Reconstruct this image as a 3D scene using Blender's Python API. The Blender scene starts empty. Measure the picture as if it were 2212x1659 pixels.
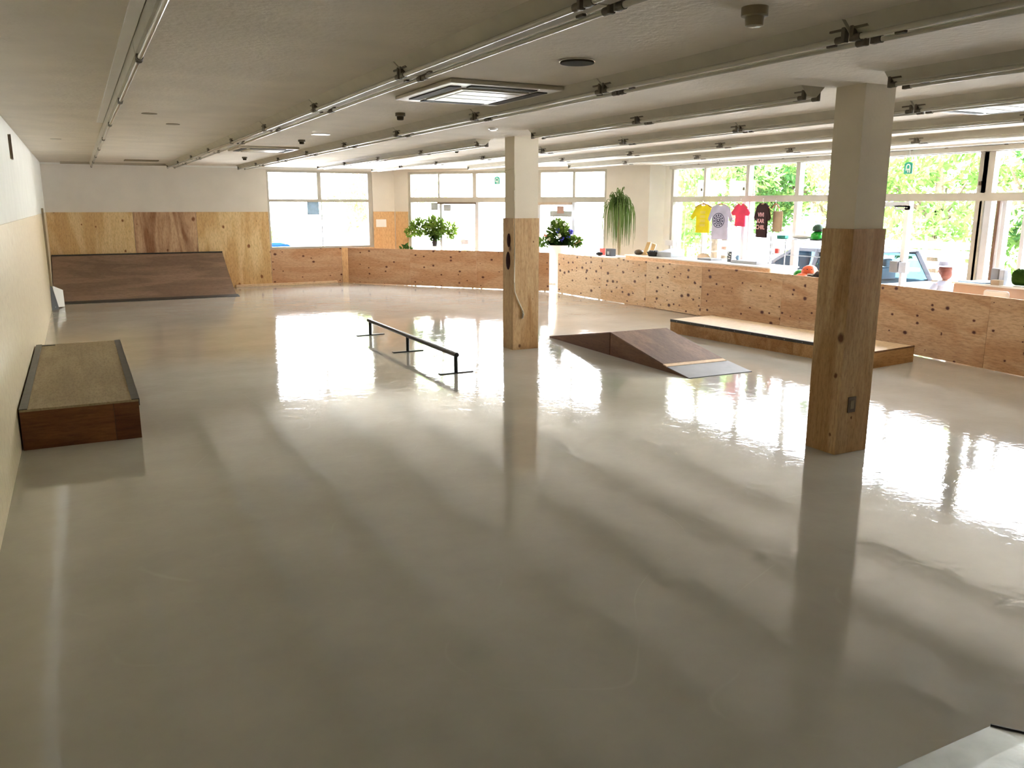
import bpy, bmesh, math, random
from mathutils import Vector, Matrix
from math import sin, cos, pi, radians as R
random.seed(7)
S = bpy.context.scene
COL = S.collection
Z = Vector((0, 0, 1))

# ------------------------------------------------------------------ materials
def N(t, kind, **kw):
    n = t.nodes.new(kind)
    for k, v in kw.items():
        if k in n.inputs:
            n.inputs[k].default_value = v
        else:
            setattr(n, k, v)
    return n

def ramp(t, stops):
    n = t.nodes.new('ShaderNodeValToRGB')
    e = n.color_ramp.elements
    while len(e) < len(stops):
        e.new(0.5)
    for i, (p, c) in enumerate(stops):
        e[i].position = p
        e[i].color = (*c, 1) if len(c) == 3 else c
    return n

def new(name):
    m = bpy.data.materials.new(name)
    m.use_nodes = True
    t = m.node_tree
    b = t.nodes['Principled BSDF']
    return m, t, b

def mat(name, c, rough=0.5, metal=0.0, var=0.12, scale=6.0, bump=0.0, spec=0.5, trans=0.0):
    m, t, b = new(name)
    co = N(t, 'ShaderNodeTexCoord')
    no = N(t, 'ShaderNodeTexNoise', Scale=scale, Detail=4.0)
    t.links.new(co.outputs['Object'], no.inputs['Vector'])
    lo = tuple(max(0, v * (1 - var)) for v in c)
    hi = tuple(min(1, v * (1 + var)) for v in c)
    r = ramp(t, [(0.3, lo), (0.7, hi)])
    t.links.new(no.outputs['Fac'], r.inputs['Fac'])
    t.links.new(r.outputs['Color'], b.inputs['Base Color'])
    b.inputs['Roughness'].default_value = rough
    b.inputs['Metallic'].default_value = metal
    b.inputs['Specular IOR Level'].default_value = spec
    if bump:
        n2 = N(t, 'ShaderNodeTexNoise', Scale=scale * 12, Detail=3.0)
        t.links.new(co.outputs['Object'], n2.inputs['Vector'])
        bp = N(t, 'ShaderNodeBump', Strength=bump, Distance=0.01)
        t.links.new(n2.outputs['Fac'], bp.inputs['Height'])
        t.links.new(bp.outputs['Normal'], b.inputs['Normal'])
    return m

def ply(name, a, b_, knot, along='X', knots=2.2, kr=0.035, contrast=1.0, rough=0.55, patch=None, seed=0.0, pscale=1.0, keep=0.45, plane='XZ'):
    """plywood: a light colour, b darker grain colour, knot colour; grain runs along the given object axis"""
    m, t, b = new(name)
    co = N(t, 'ShaderNodeTexCoord')
    mp = N(t, 'ShaderNodeMapping')
    s = {'X': (0.5, 9, 9), 'Y': (9, 0.5, 9), 'Z': (9, 9, 0.5)}[along]
    mp.inputs['Scale'].default_value = s
    mp.inputs['Location'].default_value = (seed, seed * 1.7, seed * 0.3)
    ob_ = N(t, 'ShaderNodeObjectInfo')
    om_ = N(t, 'ShaderNodeMath', operation='MULTIPLY'); om_.inputs[1].default_value = 23.0
    t.links.new(ob_.outputs['Random'], om_.inputs[0])
    oa_ = N(t, 'ShaderNodeVectorMath', operation='ADD')
    t.links.new(co.outputs['Object'], oa_.inputs[0]); t.links.new(om_.outputs[0], oa_.inputs[1])
    OBJ = oa_.outputs[0]
    t.links.new(OBJ, mp.inputs['Vector'])
    g = N(t, 'ShaderNodeTexNoise', Scale=1.6, Detail=6.0, Distortion=1.6, Roughness=0.6)
    t.links.new(mp.outputs['Vector'], g.inputs['Vector'])
    gr = ramp(t, [(0.5 - 0.22 / contrast, a), (0.5 + 0.25 / contrast, b_)])
    t.links.new(g.outputs['Fac'], gr.inputs['Fac'])
    last = gr.outputs['Color']
    if patch:
        mp2 = N(t, 'ShaderNodeMapping')
        s2 = {'X': (0.6, 2.4, 2.4), 'Y': (2.4, 0.6, 2.4), 'Z': (2.6, 2.6, 0.5)}[along]
        mp2.inputs['Scale'].default_value = tuple(v * pscale for v in s2)
        mp2.inputs['Location'].default_value = (seed * 3.1, seed, seed * 2.2)
        t.links.new(OBJ, mp2.inputs['Vector'])
        p = N(t, 'ShaderNodeTexNoise', Scale=1.0, Detail=2.0, Distortion=0.8)
        t.links.new(mp2.outputs['Vector'], p.inputs['Vector'])
        pr = ramp(t, [(0.43, (0, 0, 0)), (0.57, (1, 1, 1))])
        t.links.new(p.outputs['Fac'], pr.inputs['Fac'])
        mx = N(t, 'ShaderNodeMix', data_type='RGBA', blend_type='MULTIPLY')
        mx.inputs[0].default_value = 1.0
        pc = N(t, 'ShaderNodeMix', data_type='RGBA')
        t.links.new(pr.outputs['Color'], pc.inputs[0])
        pc.inputs[6].default_value = (1, 1, 1, 1)
        pc.inputs[7].default_value = (*patch, 1)
        t.links.new(last, mx.inputs[6])
        t.links.new(pc.outputs[2], mx.inputs[7])
        last = mx.outputs[2]
    if knots:
        mk = N(t, 'ShaderNodeMapping')
        sk = {'X': (0.75, 1, 1), 'Y': (1, 0.75, 1), 'Z': (1, 1, 0.75)}[along]
        mk.inputs['Scale'].default_value = tuple(v * knots for v in sk)
        mk.inputs['Location'].default_value = (seed * 5.3, seed * 1.3, seed * 2.9)
        sp_ = N(t, 'ShaderNodeSeparateXYZ'); cb_ = N(t, 'ShaderNodeCombineXYZ')
        t.links.new(co.outputs['Object'], sp_.inputs[0])
        if plane == 'XZ+Y':     # boards on several sides of a post: unroll them
            sm = N(t, 'ShaderNodeMath', operation='SUBTRACT')
            t.links.new(sp_.outputs['X'], sm.inputs[0]); t.links.new(sp_.outputs['Y'], sm.inputs[1])
            t.links.new(sm.outputs[0], cb_.inputs['X'])
        else:
            t.links.new(sp_.outputs[plane[0]], cb_.inputs['X'])
        t.links.new(sp_.outputs[plane[1] if '+' not in plane else 'Z'], cb_.inputs['Z'])
        oi = N(t, 'ShaderNodeObjectInfo')
        rl = N(t, 'ShaderNodeMath', operation='MULTIPLY'); rl.inputs[1].default_value = 37.0
        t.links.new(oi.outputs['Random'], rl.inputs[0])
        av = N(t, 'ShaderNodeVectorMath', operation='ADD')
        cc = N(t, 'ShaderNodeCombineXYZ')
        t.links.new(rl.outputs[0], cc.inputs['X']); t.links.new(rl.outputs[0], cc.inputs['Z'])
        t.links.new(cb_.outputs[0], av.inputs[0]); t.links.new(cc.outputs[0], av.inputs[1])
        t.links.new(av.outputs[0], mk.inputs['Vector'])
        wob = N(t, 'ShaderNodeTexNoise', Scale=14.0, Detail=2.0)
        t.links.new(mk.outputs['Vector'], wob.inputs['Vector'])
        ad = N(t, 'ShaderNodeMix', data_type='RGBA', blend_type='LINEAR_LIGHT')
        ad.inputs[0].default_value = 0.04
        t.links.new(mk.outputs['Vector'], ad.inputs[6])
        t.links.new(wob.outputs['Color'], ad.inputs[7])
        v = N(t, 'ShaderNodeTexVoronoi', Scale=1.0, Randomness=1.0)
        v.voronoi_dimensions = '2D'
        s3_ = N(t, 'ShaderNodeSeparateXYZ'); c3_ = N(t, 'ShaderNodeCombineXYZ')
        t.links.new(ad.outputs[2], s3_.inputs[0])
        t.links.new(s3_.outputs['X'], c3_.inputs['X']); t.links.new(s3_.outputs['Z'], c3_.inputs['Y'])
        t.links.new(c3_.outputs[0], v.inputs['Vector'])
        sep = N(t, 'ShaderNodeSeparateColor')
        t.links.new(v.outputs['Color'], sep.inputs['Color'])
        # some cells have a knot, of varying size
        th = N(t, 'ShaderNodeMapRange')
        th.inputs['From Min'].default_value = 1 - keep
        th.inputs['From Max'].default_value = 1
        th.inputs['To Min'].default_value = 0.0
        th.inputs['To Max'].default_value = kr * knots * 1.6
        t.links.new(sep.outputs['Red'], th.inputs['Value'])
        dv = N(t, 'ShaderNodeMath', operation='DIVIDE')
        t.links.new(v.outputs['Distance'], dv.inputs[0])
        ad2 = N(t, 'ShaderNodeMath', operation='ADD')
        t.links.new(th.outputs['Result'], ad2.inputs[0])
        ad2.inputs[1].default_value = 0.0001
        t.links.new(ad2.outputs[0], dv.inputs[1])
        kr_ = ramp(t, [(0.35, (1, 1, 1)), (0.75, (0, 0, 0))])
        dv2 = N(t, 'ShaderNodeMath', operation='MULTIPLY')
        dv2.inputs[1].default_value = 0.7
        t.links.new(dv.outputs[0], dv2.inputs[0])
        t.links.new(dv2.outputs[0], kr_.inputs['Fac'])
        mx2 = N(t, 'ShaderNodeMix', data_type='RGBA')
        t.links.new(kr_.outputs['Color'], mx2.inputs[0])
        t.links.new(last, mx2.inputs[6])
        mx2.inputs[7].default_value = (*knot, 1)
        last = mx2.outputs[2]
    mf = N(t, 'ShaderNodeMapping')
    mf.inputs['Scale'].default_value = {'X': (12, 55, 55), 'Y': (55, 12, 55), 'Z': (55, 55, 12)}[along]
    t.links.new(OBJ, mf.inputs['Vector'])
    fn = N(t, 'ShaderNodeTexNoise', Scale=1.0, Detail=4.0, Roughness=0.7)
    t.links.new(mf.outputs['Vector'], fn.inputs['Vector'])
    fr2 = ramp(t, [(0.35, (0.74, 0.70, 0.66)), (0.55, (1.0, 1.0, 1.0))])
    t.links.new(fn.outputs['Fac'], fr2.inputs['Fac'])
    mz = N(t, 'ShaderNodeMix', data_type='RGBA', blend_type='MULTIPLY'); mz.inputs[0].default_value = 1.0
    t.links.new(last, mz.inputs[6]); t.links.new(fr2.outputs['Color'], mz.inputs[7])
    last = mz.outputs[2]
    t.links.new(last, b.inputs['Base Color'])
    b.inputs['Roughness'].default_value = rough
    b.inputs['Specular IOR Level'].default_value = 0.3
    return m

def floor_mat():
    m, t, b = new('epoxy_floor')
    co = N(t, 'ShaderNodeTexCoord')
    n1 = N(t, 'ShaderNodeTexNoise', Scale=0.9, Detail=5.0, Roughness=0.6)
    t.links.new(co.outputs['Object'], n1.inputs['Vector'])
    r = ramp(t, [(0.3, (0.385, 0.37, 0.33)), (0.7, (0.475, 0.46, 0.41))])
    t.links.new(n1.outputs['Fac'], r.inputs['Fac'])
    # thin wheel scuffs: iso-lines of a distorted noise
    n2 = N(t, 'ShaderNodeTexNoise', Scale=0.7, Detail=0.5, Distortion=0.6)
    t.links.new(co.outputs['Object'], n2.inputs['Vector'])
    sb = N(t, 'ShaderNodeMath', operation='SUBTRACT')
    sb.inputs[1].default_value = 0.5
    t.links.new(n2.outputs['Fac'], sb.inputs[0])
    ab = N(t, 'ShaderNodeMath', operation='ABSOLUTE')
    t.links.new(sb.outputs[0], ab.inputs[0])
    sr = ramp(t, [(0.0, (1, 1, 1)), (0.0012, (0, 0, 0))])
    t.links.new(ab.outputs[0], sr.inputs['Fac'])
    br = N(t, 'ShaderNodeTexNoise', Scale=1.7, Detail=3.0)
    t.links.new(co.outputs['Object'], br.inputs['Vector'])
    brr = ramp(t, [(0.52, (0, 0, 0)), (0.66, (0.22, 0.22, 0.22))])
    t.links.new(br.outputs['Fac'], brr.inputs['Fac'])
    mu = N(t, 'ShaderNodeMath', operation='MULTIPLY')
    t.links.new(sr.outputs['Color'], mu.inputs[0])
    t.links.new(brr.outputs['Color'], mu.inputs[1])
    mx = N(t, 'ShaderNodeMix', data_type='RGBA')
    t.links.new(mu.outputs[0], mx.inputs[0])
    t.links.new(r.outputs['Color'], mx.inputs[6])
    mx.inputs[7].default_value = (0.6, 0.59, 0.55, 1)
    t.links.new(mx.outputs[2], b.inputs['Base Color'])
    rr = N(t, 'ShaderNodeMapRange')
    rr.inputs['To Min'].default_value = 0.03
    rr.inputs['To Max'].default_value = 0.09
    t.links.new(n1.outputs['Fac'], rr.inputs['Value'])
    t.links.new(rr.outputs['Result'], b.inputs['Roughness'])
    b.inputs['IOR'].default_value = 1.5
    b.inputs['Specular IOR Level'].default_value = 0.62
    w1 = N(t, 'ShaderNodeTexNoise', Scale=1.3, Detail=3.0, Distortion=0.5)
    t.links.new(co.outputs['Object'], w1.inputs['Vector'])
    b1 = N(t, 'ShaderNodeBump', Strength=0.5, Distance=0.0028)
    t.links.new(w1.outputs['Fac'], b1.inputs['Height'])
    w2 = N(t, 'ShaderNodeTexNoise', Scale=16.0, Detail=3.0)
    t.links.new(co.outputs['Object'], w2.inputs['Vector'])
    b2 = N(t, 'ShaderNodeBump', Strength=0.35, Distance=0.0016)
    t.links.new(w2.outputs['Fac'], b2.inputs['Height'])
    w3 = N(t, 'ShaderNodeTexNoise', Scale=4.5, Detail=4.0, Roughness=0.55, Distortion=0.8)
    t.links.new(co.outputs['Object'], w3.inputs['Vector'])
    b3 = N(t, 'ShaderNodeBump', Strength=0.5, Distance=0.0032)
    t.links.new(w3.outputs['Fac'], b3.inputs['Height'])
    t.links.new(b1.outputs['Normal'], b3.inputs['Normal'])
    t.links.new(b3.outputs['Normal'], b2.inputs['Normal'])
    t.links.new(b2.outputs['Normal'], b.inputs['Normal'])
    return m

def glass_mat(name='window_glass', tint=(1, 1, 1), ior=1.25):
    m = bpy.data.materials.new(name)
    m.use_nodes = True
    t = m.node_tree
    t.nodes.clear()
    o = N(t, 'ShaderNodeOutputMaterial')
    tr = N(t, 'ShaderNodeBsdfTransparent')
    tr.inputs['Color'].default_value = (*tint, 1)
    gl = N(t, 'ShaderNodeBsdfGlossy', Roughness=0.02)
    fr = N(t, 'ShaderNodeFresnel', IOR=ior)
    mx = N(t, 'ShaderNodeMixShader')
    t.links.new(fr.outputs[0], mx.inputs[0])
    t.links.new(tr.outputs[0], mx.inputs[1])
    t.links.new(gl.outputs[0], mx.inputs[2])
    t.links.new(mx.outputs[0], o.inputs['Surface'])
    return m

def leaf_mat(name, c1, c2, tr=0.45):
    m = bpy.data.materials.new(name)
    m.use_nodes = True
    t = m.node_tree
    t.nodes.clear()
    o = N(t, 'ShaderNodeOutputMaterial')
    co = N(t, 'ShaderNodeTexCoord')
    no = N(t, 'ShaderNodeTexNoise', Scale=1.3, Detail=3.0)
    t.links.new(co.outputs['Object'], no.inputs['Vector'])
    r = ramp(t, [(0.35, c1), (0.65, c2)])
    t.links.new(no.outputs['Fac'], r.inputs['Fac'])
    d = N(t, 'ShaderNodeBsdfDiffuse')
    l = N(t, 'ShaderNodeBsdfTranslucent')
    t.links.new(r.outputs['Color'], d.inputs['Color'])
    t.links.new(r.outputs['Color'], l.inputs['Color'])
    mx = N(t, 'ShaderNodeMixShader')
    mx.inputs[0].default_value = tr
    t.links.new(d.outputs[0], mx.inputs[1])
    t.links.new(l.outputs[0], mx.inputs[2])
    t.links.new(mx.outputs[0], o.inputs['Surface'])
    return m

M = {}
M['floor'] = floor_mat()
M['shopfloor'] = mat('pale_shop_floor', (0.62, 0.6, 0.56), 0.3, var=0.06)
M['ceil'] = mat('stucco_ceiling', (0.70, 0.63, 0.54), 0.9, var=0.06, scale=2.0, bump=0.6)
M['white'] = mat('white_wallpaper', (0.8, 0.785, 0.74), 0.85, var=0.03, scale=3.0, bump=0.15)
M['backwhite'] = mat('shaded_white_wallpaper', (0.66, 0.61, 0.54), 0.85, var=0.03, scale=3.0, bump=0.15)  # white wallpaper with the shade of the back walls put into its colour
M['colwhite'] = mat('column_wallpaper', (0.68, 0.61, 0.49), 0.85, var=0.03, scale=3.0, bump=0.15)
M['ext'] = mat('outer_render', (0.75, 0.73, 0.7), 0.9)
M['frame'] = mat('painted_window_frame', (0.42, 0.39, 0.33), 0.5, var=0.05)
M['alu'] = mat('pale_aluminium', (0.55, 0.56, 0.6), 0.45, 0.2, var=0.04)
M['darkframe'] = mat('brown_frame', (0.16, 0.09, 0.06), 0.5)
M['glass'] = glass_mat()
M['leftply'] = ply('pale_wall_plywood', (0.88, 0.78, 0.6), (0.8, 0.66, 0.47), (0.5, 0.3, 0.15), 'Z', knots=1.6, kr=0.02, contrast=0.9, rough=0.3, plane='YZ', keep=0.2)
M['ply_y'] = ply('yellow_plywood', (0.78, 0.6, 0.34), (0.66, 0.46, 0.22), (0.25, 0.1, 0.03), 'Z', knots=3.6, kr=0.03, patch=(0.84, 0.74, 0.62), seed=1.0, contrast=0.8, keep=.3)
M['ply_r'] = ply('red_stained_plywood', (0.66, 0.47, 0.3), (0.5, 0.3, 0.16), (0.2, 0.08, 0.03), 'Z', knots=3.4, kr=0.03, patch=(0.52, 0.38, 0.3), seed=4.3, contrast=0.8, keep=.3)
M['ply_w'] = ply('window_side_plywood', (0.7, 0.46, 0.24), (0.6, 0.36, 0.17), (0.25, 0.1, 0.04), 'Z', knots=1.5, kr=0.02, seed=2.0)
M['bar_far'] = ply('reddish_barrier_plywood', (0.6, 0.38, 0.23), (0.5, 0.29, 0.16), (0.11, 0.03, 0.015), 'X', knots=5.5, kr=0.022, patch=(0.88, 0.77, 0.68), seed=6.0, keep=0.5, contrast=0.9)
M['bar_a'] = ply('knotty_barrier_plywood', (0.76, 0.56, 0.36), (0.67, 0.45, 0.26), (0.1, 0.03, 0.015), 'X', knots=7.5, kr=0.024, patch=(0.92, 0.83, 0.74), seed=2.6, keep=0.6, contrast=0.9)
M['bar_b'] = ply('brown_barrier_plywood', (0.7, 0.48, 0.29), (0.57, 0.36, 0.2), (0.09, 0.02, 0.01), 'X', knots=6.2, kr=0.023, patch=(0.82, 0.70, 0.58), seed=9.1, keep=0.55, contrast=0.9)
M['colply'] = ply('column_plywood', (0.6, 0.42, 0.22), (0.44, 0.27, 0.12), (0.15, 0.06, 0.02), 'Z', knots=4.5, kr=0.028, contrast=1.0, patch=(0.78, 0.66, 0.52), seed=3.0, keep=0.22, plane='XZ+Y')
M['ramp'] = ply('worn_ramp_board', (0.30, 0.20, 0.14), (0.22, 0.145, 0.10), (0.12, 0.07, 0.05), 'X', knots=0, rough=0.45, patch=(0.72, 0.7, 0.68))
M['kick'] = ply('worn_kicker_board', (0.25, 0.155, 0.105), (0.16, 0.095, 0.065), (0.1, 0.05, 0.03), 'Y', knots=0, rough=0.6, patch=(0.7, 0.68, 0.66))
M['boxside'] = ply('dark_brown_ply_side', (0.22, 0.095, 0.03), (0.13, 0.045, 0.015), (0.05, 0.02, 0.01), 'X', knots=0, rough=0.5, patch=(0.6, 0.5, 0.4))
M['boxtop'] = ply('olive_box_top', (0.36, 0.29, 0.17), (0.28, 0.22, 0.125), (0.1, 0.05, 0.03), 'Y', knots=0, rough=0.6, patch=(0.85, 0.82, 0.78))
M['padtop'] = ply('pale_pad_top', (0.68, 0.52, 0.33), (0.58, 0.42, 0.25), (0.3, 0.2, 0.1), 'Y', knots=0, rough=0.35)
M['padside'] = ply('pad_side_ply', (0.48, 0.29, 0.12), (0.32, 0.17, 0.06), (0.1, 0.05, 0.03), 'Y', knots=0, rough=0.5, patch=(0.75, 0.65, 0.5))
M['kickside'] = ply('kicker_side_ply', (0.2, 0.1, 0.045), (0.13, 0.06, 0.03), (0.1, 0.05, 0.03), 'Y', knots=0, rough=0.5, patch=(0.7, 0.6, 0.5))
M['barewood'] = ply('bare_pine', (0.78, 0.6, 0.4), (0.68, 0.48, 0.3), (0.3, 0.2, 0.1), 'X', knots=0)
M['desk'] = ply('desk_laminate', (0.8, 0.55, 0.33), (0.76, 0.5, 0.29), (0.4, 0.2, 0.1), 'Y', knots=0, contrast=.8)
M['steel'] = mat('galvanised_sheet', (0.50, 0.53, 0.53), 0.25, 0.75, var=0.18, scale=5.0, bump=0.08)
M['kplate'] = mat('kicker_steel_plate', (0.2, 0.2, 0.21), 0.5, 0.2, var=0.1, spec=0.4)
M['angle'] = mat('dark_angle_iron', (0.045, 0.045, 0.04), 0.4, 0.6, var=0.3, scale=12)
M['rail'] = mat('black_rail_paint', (0.012, 0.013, 0.012), 0.3, 0.2)
M['black'] = mat('black_rubber', (0.015, 0.015, 0.015), 0.5)
M['lamp'] = mat('lamp_body_enamel', (0.5, 0.46, 0.37), 0.5, var=0.06)
M['tube'] = mat('unlit_tube_glass', (0.52, 0.49, 0.41), 0.12, var=0.03, spec=0.8)
M['holder'] = mat('aged_lamp_holder', (0.10, 0.08, 0.05), 0.5)
M['plastic'] = mat('aged_white_plastic', (0.45, 0.4, 0.31), 0.35, var=0.05)
M['slot'] = mat('dark_vent_slot', (0.03, 0.028, 0.02), 0.7)
M['speaker'] = mat('dark_speaker_mesh', (0.04, 0.032, 0.018), 0.9, 0.0, spec=0.1)
M['chrome'] = mat('bright_chrome', (0.8, 0.78, 0.74), 0.15, 0.9, var=0.02)
M['brownplastic'] = mat('brown_plastic', (0.10, 0.065, 0.035), 0.5)
M['wbox'] = mat('olive_wall_plate', (0.24, 0.19, 0.11), 0.5)
M['sticker'] = mat('maroon_oval_sticker', (0.03, 0.01, 0.01), 0.9, spec=0.1)
M['paper'] = mat('white_paper', (0.8, 0.79, 0.78), 0.8, var=0.02)
M['greypaper'] = mat('grey_paper', (0.42, 0.44, 0.47), 0.8, var=0.05)
M['bluepaper'] = mat('pale_blue_poster', (0.34, 0.5, 0.7), 0.8, var=0.15)
M['cable'] = mat('cream_cable', (0.62, 0.56, 0.42), 0.5)
M['leafdark'] = leaf_mat('dark_leaf', (0.03, 0.065, 0.015), (0.06, 0.12, 0.025), 0.25)
M['leafdrac'] = leaf_mat('dracaena_leaf', (0.05, 0.09, 0.02), (0.16, 0.22, 0.07), 0.3)
M['leafbouquet'] = leaf_mat('bouquet_leaf', (0.02, 0.05, 0.01), (0.18, 0.27, 0.04), 0.45)
M['leaf1'] = leaf_mat('tree_leaf_mid', (0.085, 0.17, 0.04), (0.2, 0.31, 0.09), 0.5)
M['leaf2'] = leaf_mat('tree_leaf_light', (0.15, 0.25, 0.06), (0.3, 0.39, 0.14), 0.5)
M['leaf3'] = leaf_mat('tree_leaf_deep', (0.03, 0.085, 0.025), (0.09, 0.17, 0.05), 0.4)
M['bark'] = mat('tree_bark', (0.11, 0.075, 0.05), 0.9, var=0.4, scale=8)
M['stem'] = mat('plant_stem', (0.3, 0.24, 0.13), 0.8)
M['pave'] = mat('light_paving', (0.55, 0.54, 0.52), 0.9, var=0.08, scale=1.0)
M['fence'] = mat('white_fence_paint', (0.75, 0.75, 0.73), 0.6)
M['car'] = mat('darkened_silver_paint', (0.035, 0.036, 0.042), 0.6, 0.0, var=0.03, spec=0.08)  # silver car, colour darkened to offset the overbright daylight outside
M['carglass'] = glass_mat('tinted_car_glass', (0.2, 0.28, 0.33), 1.05)
M['tyre'] = mat('tyre_rubber', (0.02, 0.02, 0.02), 0.8)
M['teal'] = mat('teal_sign', (0.02, 0.36, 0.27), 0.5)
M['yellow'] = mat('yellow_cotton', (0.65, 0.55, 0.01), 0.9)
M['yellowprint'] = mat('faded_yellow_print', (0.62, 0.52, 0.1), 0.9)
M['lilac'] = mat('pale_lilac_cotton', (0.42, 0.41, 0.53), 0.9)
M['pink'] = mat('pink_cotton', (0.62, 0.035, 0.09), 0.9)
M['maroon'] = mat('dark_maroon_cotton', (0.022, 0.003, 0.004), 0.95)
M['tote'] = mat('beige_canvas', (0.36, 0.26, 0.16), 0.9)
M['ink'] = mat('navy_ink', (0.02, 0.02, 0.06), 0.8)
M['pinkink'] = mat('pale_pink_ink', (0.75, 0.42, 0.42), 0.8)
M['hanger'] = mat('hanger_wood', (0.4, 0.16, 0.06), 0.5)
M['green'] = mat('bright_green_shell', (0.01, 0.36, 0.02), 0.3)
M['dkgreen'] = mat('dark_green_shell', (0.01, 0.06, 0.025), 0.4)
M['orange'] = mat('orange_shell', (0.6, 0.09, 0.02), 0.3)
M['padblack'] = mat('black_pad_fabric', (0.02, 0.02, 0.022), 0.7)
M['strap'] = mat('grey_strap', (0.4, 0.4, 0.42), 0.6)
M['rackm'] = mat('grey_rack_steel', (0.45, 0.46, 0.5), 0.3, 0.6)
M['greybox'] = mat('grey_painted_box', (0.22, 0.22, 0.24), 0.5)
M['ltbox'] = mat('light_blue_grey_box', (0.5, 0.54, 0.66), 0.5)
M['red'] = mat('red_card', (0.75, 0.06, 0.04), 0.6)
M['cardbk'] = mat('dark_card', (0.05, 0.055, 0.07), 0.6)
M['lightwood'] = mat('light_wood', (0.7, 0.48, 0.22), 0.5)
M['taupe'] = mat('taupe_laminate', (0.42, 0.33, 0.24), 0.5)
M['pinkbeige'] = mat('pinkish_beige_panel', (0.55, 0.38, 0.28), 0.6, var=0.12, scale=2)
M['whitelam'] = mat('white_laminate', (0.78, 0.77, 0.76), 0.3, var=0.02)
M['skin'] = mat('skin', (0.12, 0.05, 0.03), 0.7, spec=0.1)
M['hair'] = mat('reddish_brown_hair', (0.035, 0.009, 0.005), 0.8, spec=0.1)
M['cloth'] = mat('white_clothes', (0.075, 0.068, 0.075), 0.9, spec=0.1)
M['bluef'] = mat('blue_petals', (0.06, 0.06, 0.5), 0.7)
M['whitef'] = mat('white_petals', (0.8, 0.8, 0.75), 0.7)
M['peach'] = mat('peach_petals', (0.75, 0.35, 0.2), 0.7)
M['bluepaint'] = mat('bright_blue_paint', (0.004, 0.014, 0.08), 0.8, spec=0.0)
M['cardpink'] = mat('dusty_pink_card', (0.42, 0.26, 0.22), 0.7)

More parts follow.
